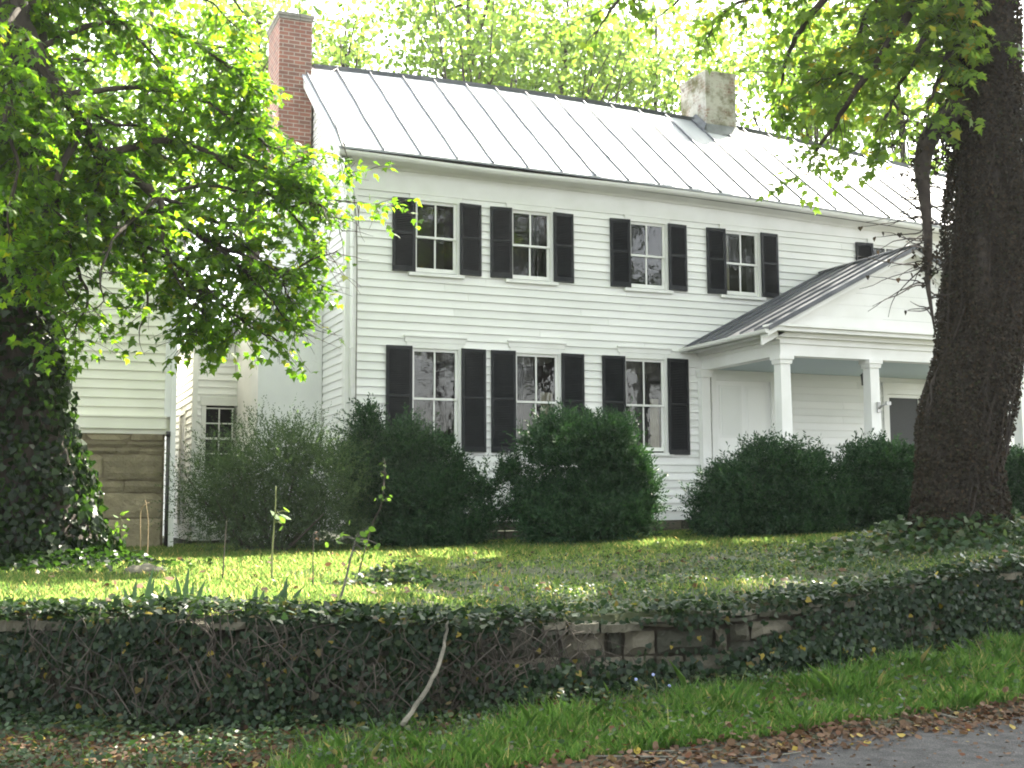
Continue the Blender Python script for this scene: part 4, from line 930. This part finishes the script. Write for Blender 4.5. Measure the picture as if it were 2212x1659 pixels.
back_tree(1740,170,36,3.4,3.0,3300,'airy tree behind the roof to the right of the whitewashed chimney')
back_tree(1930,190,40,3.6,4.0,3600,'tree behind the far right end of the roof')
back_tree(560,90,36,2.0,3.6,1200,'sparse tree behind the brick chimney')
back_tree(745,120,44,1.5,1.6,900,'small feathery treetop just right of the brick chimney')
back_tree(330,190,34,4.6,4.4,4600,'yellow green tree behind the outbuilding roof')
back_tree(60,260,32,4.2,4.2,3600,'tree at the far left behind the outbuilding')
# woods on the near side of the road: the window panes mirror them
mbw=MB(); P=[]
for (x,y,h,r) in ((5,-33,15,4.0),(12,-36,19,5),(18.5,-33,15.5,4),(25,-38,20,5),(32,-34,17,4.6),(40,-37,19,5),(-3,-40,17,4.5)):
    mbw.tube([(x,y,-1.5),(x+.2,y,h*.5),(x,y,h)],[.4,.3,.08],8); nc=34; cl=rvec(nc)*(rng.random((nc,1))**.4)*np.array([r,r,h*.36])+np.array([x,y,h*.62])
    for q in cl[::2]: mbw.tube([(x+.1,y,h*.4),((x+q[0])/2,(y+q[1])/2,(h*.4+q[2])/2+.5),tuple(q)],[.12,.07,.02],4)
    idx=rng.integers(0,nc,3400); P.append(cl[idx]+rng.normal(size=(3400,3))*np.array([.55,.55,.35]))
P=np.concatenate(P); n=len(P); lw=leaves('roadside_woods',P,unit(rng.normal(size=(n,3))+[0,0,-.5]),UPV+rng.normal(size=(n,3))*.7,rng.uniform(.22,.4,n),OVAL,[WOODLEAF],None,1.6,.2)
tag(lw,kind='stuff'); lw['label']='leafy woods across the road mirrored in the window panes'; lw['category']='woods'
tag(mbw.build('roadside_trunks',BARK),'tree trunks of the woods across the road','woods',kind='stuff')

# ------------------------------------------------------------------ shrubs before the house
def shrub(name, lobes, dep, label, cat, m=YEWM, nsp=2600, nn=12, leaf=(.045,.075), wid=.30, spl=(.12,.26), tm=NEEDLE, group=None, stems=9, inner=5000, airy=.0, up=.55):
    """lobes: (picture x, picture y, half width px, half height px, depth offset)"""
    cs=[]; rs=[]
    for (x,y,a,b,dd) in lobes:
        if m is YEWM: a,b,y=max(a-13,10),max(b-22,10),y+22
        c=at(x,y,dep+dd); cs.append(c); k=(dep+dd)/FP; rs.append((a*k,b*k))
    cs=np.array(cs); rs=np.array(rs)
    la,de=latdep(cs.mean(0)); base=W(la,de,float(lawn_z(la,de)))
    t=empty(name,base,label,cat,group)
    wgt=rs[:,0]*rs[:,1]; wgt=wgt/wgt.sum()
    def pts(n,rmin,rmax):
        i=rng.choice(len(cs),n,p=wgt); v=rvec(n); 
        f=(rmin+(rmax-rmin)*rng.random(n))[:,None]
        loc=v*np.stack([rs[i,0],rs[i,0]*.8,rs[i,1]],1)*f
        Pp=cs[i]+loc[:,:1]*RH+loc[:,1:2]*DH+loc[:,2:]*UPV
        nv=unit((v[:,:1]/rs[i,:1])*RH+(v[:,1:2]/rs[i,:1])*DH+(v[:,2:]/rs[i,1:2])*UPV)
        return Pp,nv
    Pp,nv=pts(nsp,.72-airy,1.03)
    g=lawn_z(*latdep2(Pp)); ok=Pp[:,2]>g; Pp,nv=Pp[ok],nv[ok]; n=len(Pp)
    # clumps: whole tufts are set in or out so the outline is uneven
    ph=np.sin(Pp[:,0]*5.1+Pp[:,2]*3.7)*np.sin(Pp[:,1]*4.3-Pp[:,2]*5.9)*np.sin(Pp[:,0]*2.3+Pp[:,1]*3.1+1); ph2=np.sin(Pp[:,0]*9.7+Pp[:,1]*3.)*np.sin(Pp[:,2]*11.3+Pp[:,0]*2.); amp=.17 if m is YEWM else .12; Pp=Pp+nv*(ph*amp+ph2*.07)[:,None]
    d=unit(nv*.75+UPV*up+rng.normal(size=(n,3))*.38); L=rng.uniform(*spl,n)*(1+.35*(rng.random(n)<.08))*(1+.35*np.clip(ph2,0,1))
    u=np.tile(np.linspace(.1,1,nn),n); R=np.repeat(np.arange(n),nn); P2=Pp[R]+d[R]*(L[R]*u)[:,None]
    s=unit(np.cross(d[R],rvec(len(R)))); T=unit(s*.8+d[R]*.75+np.array([0,0,.1])); Nn=unit(np.cross(T,s)+UPV*.5+rng.normal(size=T.shape)*.3)
    LVs=Leaves(); LVs.add(P2,T,Nn,rng.uniform(*leaf,len(R)))
    if inner:
        Pi,ni=pts(inner,.2,.85); LVs.add(Pi,unit(ni+rng.normal(size=ni.shape)*.6+UPV*.3),rvec(len(Pi)),rng.uniform(leaf[1],leaf[1]*2.2,len(Pi)))
    LVs.build('foliage',tm,m,t,wid,.1)
    mb=MB(); B=np.array(base)
    for k in range(stems):
        j=rng.choice(len(cs),p=wgt); tip=cs[j]+rng.normal(size=3)*rs[j,0]*.35; b0=B+np.array([rng.normal()*.15,rng.normal()*.12,-.1])
        mb.tube(catmull([b0,b0*.5+tip*.5+rng.normal(size=3)*.08+[0,0,-.1],tip],4),np.linspace(.03,.008,9),5)
    mb.build('stems',TWIG,t)
    return t
def latdep2(P):
    v=P-CAM; return v@RH, v@DH
YK=dict(inner=2800,spl=(.14,.33),nn=15,leaf=(.05,.085))
shrub('yew_shrub',[(790,905,26,45,0),(800,965,50,70,0),(845,1000,70,70,0),(890,950,52,45,0),(930,965,48,45,.1),(965,1020,50,55,0),(905,1060,90,75,-.1),(1015,1055,34,50,.05),(1000,1120,55,48,-.1),(1045,1110,24,34,0),(820,1090,70,90,.1),(920,1140,100,48,-.2),(770,1010,34,60,.2),(1052,1030,17,52,.05),(1066,1105,18,44,.1),(985,985,20,40,.1),(870,918,20,34,0),(760,975,18,60,.2),(790,880,18,44,0)],18.4,'dark green yew with a pointed left tip under the leftmost downstairs window','shrub',nsp=5600,**YK)
shrub('yew_shrub',[(1235,930,80,46,0),(1160,945,46,32,0),(1310,935,56,46,0),(1360,962,28,26,0),(1225,985,95,34,.1),(1330,1030,52,44,0),(1372,1000,36,42,0),(1345,985,50,40,.05),(1260,1055,80,50,0),(1375,1065,36,46,0),(1165,1045,56,30,0),(1108,1003,24,26,.1),(1130,1030,30,20,.1),(1190,1090,70,45,-.1),(1310,1100,95,55,-.15),(1125,1085,34,28,-.1),(1225,1130,110,38,-.2),(1385,1100,30,40,0),(1400,1040,18,56,0),(1098,1000,16,36,.1),(1205,905,24,28,0),(1330,915,20,34,0),(1100,1090,20,30,0),(1280,900,20,26,.1)],18.5,'two tiered dark yew with a narrow waist between the middle downstairs windows','shrub',nsp=5800,**YK)
shrub('yew_shrub',[(1640,985,50,42,0),(1690,1000,60,48,0),(1740,1010,55,50,0),(1585,1030,50,48,0),(1545,1070,40,40,0),(1640,1060,85,65,-.1),(1740,1075,80,70,-.1),(1520,1115,26,30,0),(1600,1115,75,45,-.15),(1700,1125,100,36,-.2),(1795,1070,40,70,.1),(1560,1020,18,50,0),(1640,955,20,36,0),(1700,965,18,40,0),(1510,1075,16,40,0),(1770,980,20,40,.1),(1512,1120,18,28,0)],18.6,'broad low yew shrub in front of the left porch columns','shrub',nsp=5600,**YK)
shrub('yew_shrub',[(1880,985,60,40,0),(1940,985,46,40,0),(1970,1000,30,50,0),(1870,1060,56,70,0),(1950,1080,56,70,0)],18.9,'dark yew wedged between the broad yew and the vine covered trunk','shrub',nsp=3400,**YK)
shrub('yew_shrub',[(2205,1000,46,56,0),(2240,1060,60,60,0),(2195,1080,30,40,0)],20.5,'dark shrub at the right edge of the picture beyond the vine covered trunk','shrub',nsp=1800,**YK)
shrub('loose_shrub',[(600,1010,150,90,0),(500,1040,110,85,0),(690,1030,100,85,0),(560,1115,150,75,0),(450,1090,60,80,0),(700,1115,90,75,0),(620,960,90,45,0),(560,1150,140,50,-.1),(690,1150,90,50,-.1)],17.6,'loose airy grey green shrub before the gap beside the outbuilding','shrub',SHRUBM,nsp=4700,nn=13,leaf=(.03,.052),wid=.6,spl=(.18,.42),tm=OVAL,stems=18,inner=3400,airy=.5,up=.35)

# ------------------------------------------------------------------ grasses and cover
def ground_pts(n, lat0,lat1,s0,s1):
    la=rng.uniform(lat0,lat1,n); s=rng.uniform(s0,s1,n); return la,s
def blades(name, la, de, zf, h, w, m, lean=.45, kind='stuff', label=None):
    n=len(la); P=CAM*np.array([1,1,0])+la[:,None]*RH+de[:,None]*DH; P[:,2]=zf(la,de)-.005
    a=rng.random(n)*2*math.pi; side=np.stack([np.cos(a),np.sin(a),np.zeros(n)],1); ln=np.stack([-np.sin(a),np.cos(a),np.zeros(n)],1)*(rng.random(n)*lean)[:,None]+rng.normal(size=(n,3))*[.15,.15,0]
    H=h[:,None]; m1=P+(UPV*.55+ln*.3)*H; tip=P+(UPV*.92+ln)*H
    V=np.stack([P-side*w[:,None],P+side*w[:,None],m1+side*w[:,None]*.75,tip,m1-side*w[:,None]*.75],1)
    o=fast_poly(name,V,5,m); tag(o,kind=kind)
    if label: o['label']=label; o['category']='grass'
    return o
def sn(x,y,s=1.,p=0.): return np.sin(x*1.3*s+p)*np.sin(y*1.7*s-p)+.6*np.sin(x*2.9*s-y*1.1*s+p*2)+.4*np.sin(y*4.3*s+x*3.7*s)
# lawn: density falls where ivy and bare soil take over (right of centre)
la,s=ground_pts(260000,-8.5,8.5,.15,11.5); de=wall_dep(la)+s
prob=np.where(la<-.8,1.0,np.clip(.30-.25*sn(la,de,1.2),.05,1.)); far=s/np.maximum(18-wall_dep(la),3); prob=np.where((far>.72)&(la>-1),.95,prob)
k=rng.random(len(la))<prob; la,de,far=la[k],de[k],far[k]
hgt=rng.uniform(.035,.085,len(la))*np.where(far>.8,1.5,1.)
blades('lawn_grass',la,de,lawn_z,hgt,rng.uniform(.003,.0055,len(la)),GRASSM,.7,label='short lawn grass on the terrace above the wall')
# verge grass: lush to the right, thin to the left
la=np.concatenate([rng.uniform(-1.4,6.5,170000),rng.uniform(-6,-1.4,6000)]); w=wall_dep(la); r=road_dep(la)
f=rng.random(len(la)); de=w-(w-r)*(.12+.72*f)
lo=np.clip((la+1.5)/.7,.16,1.); ed=np.interp(la,[-6,-1.4,.5,6],[.0,.45,.25,.05])
fr=(w-de)/(w-r); k=(rng.random(len(la))<lo*np.clip((fr-ed)/.15,.06,1.)*np.clip(.85-.5*sn(la*2,de*2.4),.12,1)); la,de,fr=la[k],de[k],fr[k]
hh=rng.uniform(.045,.135,len(la))*rng.uniform(.6,1.15,len(la))*(1+.45*np.clip(sn(la*2.3,de*2.9,1.,.7),-.6,1))*np.where(rng.random(len(la))<.04,1.7,1.)*np.clip(1.15-fr*.35,.6,1.1)
blades('verge_grass',la,de,verge_z,hh,rng.uniform(.0016,.0036,len(la)),VGRASSM,.75,label='lush green grass along the road verge below the wall')
def scatter_leaves(name, la, de, z, size, tmpl, m, up=.9, lift=.05, label=None, cat=None, wid=1., curl=.3):
    n=len(la); P=CAM*np.array([1,1,0])+la[:,None]*RH+de[:,None]*DH; P[:,2]=z+rng.random(n)*lift
    a=rng.random(n)*2*math.pi; T=np.stack([np.cos(a),np.sin(a),rng.normal(size=n)*.35],1); N=UPV*up+rng.normal(size=(n,3))*.45
    o=leaves(name,P,T,N,size,tmpl,m,None,wid,curl); tag(o,kind='stuff')
    if label: o['label']=label; o['category']=cat
    return o
n=2600; la=rng.uniform(-1.6,6.5,n); w=wall_dep(la); r=road_dep(la); de=w-(w-r)*rng.uniform(.1,.9,n)
scatter_leaves('verge_leaves',la,de,verge_z(la,de)+.05*rng.random(n),rng.uniform(.025,.06,n),OVAL,LITTER,1.0,.03,'brown leaves caught in the verge grass','leaves',1.6,.6)
n=4200; la=rng.uniform(-1.6,6.5,n); w=wall_dep(la); r=road_dep(la); f=rng.random(n)**1.5; de=w-.1-(w-r)*f*.8; k=rng.random(n)<np.clip(.45+.5*sn(la*1.7,de*2.3,1.,2.),0,1); la,de=la[k],de[k]
scatter_leaves('verge_herbs',la,de,verge_z(la,de)+.02,rng.uniform(.03,.06,len(la)),OVAL,COVERM,.6,.13,'broad leaved weeds mixed into the verge grass','weeds',1.1)
# low ivy and weeds running over the lawn on the right, thick round the trunk
la=rng.uniform(-2.2,8.,80000); s=rng.random(80000)**1.2*9.; de=wall_dep(la)+.1+s
pr=np.clip((la+1.5)/2.5,0,1)*np.clip(.55+.35*sn(la,de,.9,2.),.05,1.)*np.clip(1.25-s/7.5+np.clip(la-3,0,2)*.3,.0,1)
l0,d0=latdep(TRUNK_R); rt=np.sqrt((la-l0)**2+(de-d0)**2); pr=np.maximum(pr,np.clip(1.4-rt/2.2,0,1)); k=rng.random(len(la))<pr; la,de=la[k],de[k]
rt=np.sqrt((la-l0)**2+(de-d0)**2)
scatter_leaves('ground_ivy',la,de,lawn_z(la,de)+.015,rng.uniform(.018,.042,len(la)),IVY,COVERM,.8,.05,'low ivy and weeds creeping over the lawn round the vine covered tree','ground cover')
la=l0+rng.normal(size=2600)*1.15; de=d0-.55+rng.normal(size=2600)*.55
mound=.28*np.exp(-((la-l0)**2/2.0+(de-d0)**2/1.2))
scatter_leaves('trunk_ivy_mound',la,de,lawn_z(la,de)+rng.random(2600)*mound,rng.uniform(.05,.10,2600),IVY,COVERM,.6,.06,'heap of leafy ivy and weeds round the foot of the vine covered tree','ground cover')
l1,d1=latdep(TRUNK_L); n=5200; la=l1+.35+rng.normal(size=n)*.75; de=d1-.75+rng.normal(size=n)*.38; mound=.42*np.exp(-((la-l1-.2)**2/1.2+(de-d1)**2/.9))
scatter_leaves('maple_foot_ivy',la,de,lawn_z(la,de)+rng.random(n)*mound,rng.uniform(.055,.10,n),IVY,IVYM,.6,.05,'ivy spilling from the foot of the left trunk onto the grass','ground cover')
b,de0=gp(850,1268); n=900; l2,d2=latdep(b); la=l2+rng.normal(size=n)*.30; de=d2+rng.normal(size=n)*.22
scatter_leaves('weed_patch',la,de,lawn_z(la,de)+rng.random(n)*.26*np.exp(-((la-l2)**2/.18+(de-d2)**2/.1)),rng.uniform(.04,.075,n),OVAL,COVERM,.7,.04,'low leafy weed patch on the lawn right of the nearest sapling','weeds',1.2)
# ivy hanging over the wall
n=36000; la=rng.uniform(-7.5,8.5,n); v=rng.random(n); zb=wall_zb(la); zt=wall_zt(la)
bare=np.exp(-((la-1.35)/1.15)**2)*np.exp(-((v-.72)/.30)**2)+.6*np.exp(-((la-.2)/.5)**2)*np.exp(-((v-.6)/.2)**2)
pr=np.clip(.80+.30*sn(la*2.2,v*4,1.,1.)-1.15*bare,.03,1)*np.where(la>3.2,.75,1.); k=rng.random(n)<pr; la,v,zb,zt=la[k],v[k],zb[k],zt[k]; n=len(la)
P=CAM*np.array([1,1,0])+la[:,None]*RH+(wall_dep(la)-.05-rng.random(n)*.16*(1.2-v)-.06*np.sin(la*3)*np.sin(v*5))[:,None]*DH; P[:,2]=zb+(zt-zb)*v
iv=leaves('wall_ivy',P,unit(np.array([0,0,-1.])+rng.normal(size=(n,3))*.55-DH*.2),unit(-DH+UPV*.5+rng.normal(size=(n,3))*.55),rng.uniform(.028,.060,n),IVY,WALLIVY,None,1.,.2)
tag(iv,'dark ivy hanging over the face of the retaining wall','ivy',kind='stuff')
n=16000; la=rng.uniform(-7.5,8.5,n); o=rng.normal(size=n)*.17+.10; pr=np.clip(.75+.35*sn(la*1.8,o,1.,.5)-.55*np.exp(-((la-1.3)/1.2)**2),.04,1); k=rng.random(n)<pr; la,o=la[k],o[k]
scatter_leaves('wall_top_ivy',la,wall_dep(la)+o,wall_zt(la)+.0,rng.uniform(.028,.065,len(la)),IVY,WALLIVY,.8,.10,'ivy mat along the top of the retaining wall','ivy')
# bare brown vine stems matted over the left part of the wall
mb=MB()
for k in range(380):
    q=rng.uniform(-3.6,.6) if k<420 else rng.uniform(-6.,7.5); v=rng.uniform(.35,1.08); pts=[]; dq=rng.normal()*.05; oo=rng.uniform(.04,.15)
    for j in range(rng.integers(4,8)):
        z0,z1=float(wall_zb(q)),float(wall_zt(q)); pts.append(wpt(q,oo+rng.normal()*.02+(.03 if v<1 else -.05),z0+(z1-z0)*max(v,.02))); q+=dq+rng.normal()*.06; v-=rng.uniform(.04,.24); dq=dq*.8+rng.normal()*.04
    mb.tube(catmull(pts,3),np.linspace(rng.uniform(.0025,.006),.002,3*(len(pts)-1)+1),4)
tag(mb.build('bare_vine_stems',DEADV),'tangled bare brown vine stems matted over the wall','vines',kind='stuff')
# weeds at the wall foot
la=np.where(rng.random(15000)<.72,rng.uniform(-5.5,-.8,15000),rng.uniform(-1,6.5,15000)); f=rng.random(15000); w=wall_dep(la); r=road_dep(la); de=w-.12-(w-r)*f*np.interp(la,[-6,-1.5,1],[.85,.7,.3])
k=rng.random(len(la))<np.clip(.55+.4*sn(la*2,de*3),.1,1.); la,de=la[k],de[k]
scatter_leaves('verge_weeds',la,de,verge_z(la,de)+.01,rng.uniform(.02,.055,len(la)),OVAL,COVERM,.7,.10,'low weeds at the foot of the retaining wall','weeds',1.3)
# fallen leaves along the road edge
n=12000; la=np.where(rng.random(n)<.68,rng.uniform(-4.8,-.6,n),rng.uniform(-1,6.5,n)); o=rng.normal(size=n)*.19+.06; o=np.where(la<-1.0,rng.uniform(-.25,1.,n)*np.clip(wall_dep(la)-road_dep(la)-.3,.4,2.2),o); de=road_dep(la)+o
z=np.where(o<.03,-1.412,verge_z(la,de)+.004)
scatter_leaves('fallen_leaves',la,de,np.maximum(z,verge_z(la,de)+.004),rng.uniform(.022,.062,n),OVAL,LITTER,1.0,.03,'brown and yellow fallen leaves along the edge of the road','leaves',1.7,.7)
n=1100; la=rng.uniform(-3,6,n); o=-rng.random(n)**2*1.3; de=road_dep(la)+o
scatter_leaves('road_leaves',la,de,np.full(n,-1.410),rng.uniform(.012,.045,n),OVAL,LITTER,1.4,.01,'stray fallen leaves and bits on the asphalt','leaves',1.5,.5)
n=260; la=rng.uniform(-7,7,n); s=rng.random(n)*8; de=wall_dep(la)+.3+s
scatter_leaves('lawn_leaves',la,de,lawn_z(la,de)+.05,rng.uniform(.05,.09,n),OVAL,LITTER,1.2,.03,'scattered yellow and brown leaves on the lawn','leaves',1.6,.5)

# ------------------------------------------------------------------ small plants and sticks
def iris(px,py,blist,label):
    b,de=gp(px,py); t=empty('iris_clump',b,label,'plant','iris clumps on the wall top'); k=de/FP
    for (dx,h,lean) in blist:
        o=b+RH*dx*k+DH*rng.normal()*.05; H=h*k; n=5; vs=[]
        for i in range(n+1):
            u=i/n; c=o+UPV*H*u+RH*lean*k*u*u; w=.022*(1-u**2.2)+.001; ww=unit(RH+DH*rng.uniform(-.1,.1)); vs+=[c-ww*w,c+DH*-.006*(1-u),c+ww*w]
        mb=MB(); mb.add(vs,[(i*3+j,i*3+j+1,(i+1)*3+j+1,(i+1)*3+j) for i in range(n) for j in range(2)],0,True); mb.build('blade',IRISM,t)
iris(312,1315,[(-30,50,-8),(-12,70,6),(8,92,14),(22,70,8),(38,48,16)],'tall iris clump of five sword leaves on the wall top, furthest left')
iris(405,1315,[(-28,62,-18),(-12,80,-12),(0,95,8),(14,60,4),(28,66,18),(-20,30,-24)],'iris clump with a tall middle blade right of the tallest clump')
iris(595,1300,[(-40,40,6),(-24,30,4),(10,46,30),(22,58,6),(40,36,24)],'small spreading iris clump beside the green stemmed sapling')
def stem_plant(name, pts, dep, label, m, r=.006, leaf=None, lm=None, cat='plant', group=None):
    P=[at(x,y,dep) for x,y in pts]; la,de=latdep(P[0]); P[0]=W(la,de,float(lawn_z(la,de))-.02)
    t=empty(name,P[0],label,cat,group); p=catmull(P,4); mb=MB(); mb.tube(p,np.linspace(r,r*.45,len(p)),5); 
    LVp=Leaves(); any_=False
    for (x,y,n,sp,sz) in (leaf or []):
        c=at(x,y,dep); any_=True
        q=c+rng.normal(size=(n,3))*sp*dep/FP; LVp.add(q,unit(rng.normal(size=(n,3))+[0,0,-.5]),UPV+rng.normal(size=(n,3))*.7,rng.uniform(sz*.7,sz*1.2,n))
        near=p[np.argmin(np.linalg.norm(p-c,axis=1))]
        for w in q[:3]: mb.tube([near,(near+w)/2+[0,0,.02],w],[.004,.003,.002],4)
    mb.build('stem',m,t)
    if any_: LVp.build('foliage',OVAL,lm,t,1.3,.3)
    return t
stem_plant('dry_stalk',[(478,1292),(482,1230),(486,1165),(489,1125)],11.6,'bare reddish dry stalk rising from the sunlit grass',DEADV,.009)
stem_plant('thin_sapling',[(587,1270),(588,1190),(594,1110),(596,1050)],11.4,'straight green stemmed sapling with a few yellow green leaves at its top',GREENSTEM,.010,[(610,1105,3,8,.12),(605,1140,2,6,.08)],SPRIGM)
stem_plant('dry_stalk',[(676,1285),(676,1210),(677,1155)],11.2,'short dark dry stalk right of the green stemmed sapling',TWIG,.007,[(684,1160,3,6,.04)],LITTER)
stem_plant('leafy_sapling',[(728,1330),(742,1270),(755,1215),(768,1165)],9.3,'grey stemmed leafy sapling on the wall top, the nearest of the saplings',GREYSTICK,.013,[(735,1160,5,10,.06),(770,1155,5,13,.06),(795,1165,5,11,.06),(800,1185,6,14,.05),(760,1190,4,12,.05)],SPRIGM)
stem_plant('thin_sapling',[(770,1262),(785,1200),(805,1130),(825,1085),(832,1000)],12.0,'slender arching sapling with light leaves against the dark yew',TWIG,.008,[(830,1000,4,6,.055),(828,1028,3,8,.05),(825,1055,3,8,.05),(832,1078,6,9,.055)],SPRIGM)
stem_plant('grass_stalk',[(305,1180),(303,1120),(308,1095),(322,1085)],15.5,'arching dry grass stalk before the stone foundation',DRYM,.008)
stem_plant('grass_stalk',[(318,1182),(320,1130),(314,1080)],15.4,'upright dry grass stalk before the stone foundation',DRYM,.008)
stem_plant('leafy_sprig',[(255,1192),(258,1150),(262,1112)],15.2,'bright yellow green sprig beside the foot of the ivy trunk',GREENSTEM,.007,[(262,1118,5,7,.08),(255,1140,5,8,.08),(268,1150,5,8,.08),(250,1165,5,8,.08)],SPRIGM)
mb=MB(); p=catmull([at(968,1343,8.42),at(962,1385,8.34),(at(942,1450,8.18)),at(905,1515,8.0),at(868,1568,7.86)],5); p[-1][2]=max(p[-1][2],-1.39); p[1:-1]+=rng.normal(size=(len(p)-2,3))*.004; mb.tube(p,np.linspace(.010,.019,len(p))*rng.uniform(.85,1.15,len(p)),7)
tag(mb.build('leaning_stick',noisy('pale_grey_stick',(.06,.056,.042),(.16,.15,.115),9,.9,.5,60)),'long crooked grey stick leaning from the verge up against the wall top','stick')
def lying_stick(pts, r, label):
    P=[]
    for (px,py) in pts:
        de=7.8
        for _ in range(20): 
            la=(px-1106)/FP*de; z=max(float(verge_z(la,de)),-1.415); de=.5*de+.5*(CAM[2]-z)*FP/(py-hor(px))
        P.append(W(la,de,z+r+.004))
    mb=MB(); p=catmull(P,4); mb.tube(p,np.linspace(r,r*.5,len(p)),6); tag(mb.build('fallen_stick',GREYSTICK),label,'stick','sticks lying along the road edge')
lying_stick([(1400,1632),(1440,1624),(900,1618),(1545,1610)],.010,'pale stick lying on the leaf litter by the road edge near the middle')
lying_stick([(650,1604),(690,1608),(740,1600),(790,1593)],.016,'thick brown stick lying among the fallen leaves left of the verge grass')
lying_stick([(600,1612),(660,1622),(720,1618)],.010,'thinner brown stick just below the thick one in the fallen leaves')
lying_stick([(2005,1535),(2040,1543),(2070,1552)],.011,'short forked stick on the asphalt edge at the right')
lying_stick([(1560,1628),(1640,1622),(1710,1612)],.008,'thin twig lying on the asphalt to the right of the pale stick')
# chicory flowers below the wall
fl=empty('chicory_plant',W(*latdep(at(1410,900,8.6)),-1.4),'spindly chicory with pale blue flowers at the foot of the wall','flower')
for (px,py) in ((1374,1467),(1411,1457),(1446,1481)):
    c=at(px,py,9.0); la,de=latdep(c); b=W(la+.02,de+.02,float(verge_z(la,de)))
    st=MB(); st.tube(catmull([b,(b+c)/2+[.02,0,0],c],3),[.004]*7,4); st.build('stem',GREENSTEM,fl)
    n=10; a=np.linspace(0,2*math.pi,n,endpoint=False); T=np.cos(a)[:,None]*RH+np.sin(a)[:,None]*UPV*.8+np.sin(a)[:,None]*DH*.3
    leaves('flower',np.repeat(c[None],n,0),T,np.repeat((-DH+UPV*.4)[None],n,0),np.full(n,.013),OVAL,FLOWERM,fl,1.2,.1)
# a rock / root hump at the ivy foot
b,de=gp(318,1236); mb=MB(); bm=bmesh.new(); bmesh.ops.create_icosphere(bm,subdivisions=3,radius=1.)
vs=[np.array(v.co) for v in bm.verts]; fs=[[v.index for v in f.verts] for f in bm.faces]; bm.free()
vs=[b+RH*v[0]*.24+DH*v[1]*.18+UPV*(v[2]*.10)+unit(v)*.02*math.sin(v[0]*7+v[1]*5)*math.sin(v[2]*9) for v in vs]
mb.add(vs,fs,0,True); tag(mb.build('rock',WALLST),'tan rock half sunk in the grass by the ivy trunk','rock')

# thin haze over the yard, added also to stand in for veiling glare
hz=MB(); hz.box(-206,226,-212,226,-2.7,27.); hm=bpy.data.materials.new('glare_haze'); hm.use_nodes=True; hn=hm.node_tree; hn.nodes.remove(hn.nodes['Principled BSDF'])
pv=hn.nodes.new('ShaderNodeVolumePrincipled'); pv.inputs['Color'].default_value=(.97,.98,1,1); pv.inputs['Density'].default_value=.0003; pv.inputs['Anisotropy'].default_value=.55
hn.links.new(pv.outputs[0],hn.nodes['Material Output'].inputs['Volume'])
tag(hz.build('haze_and_glare',hm),kind='stuff')
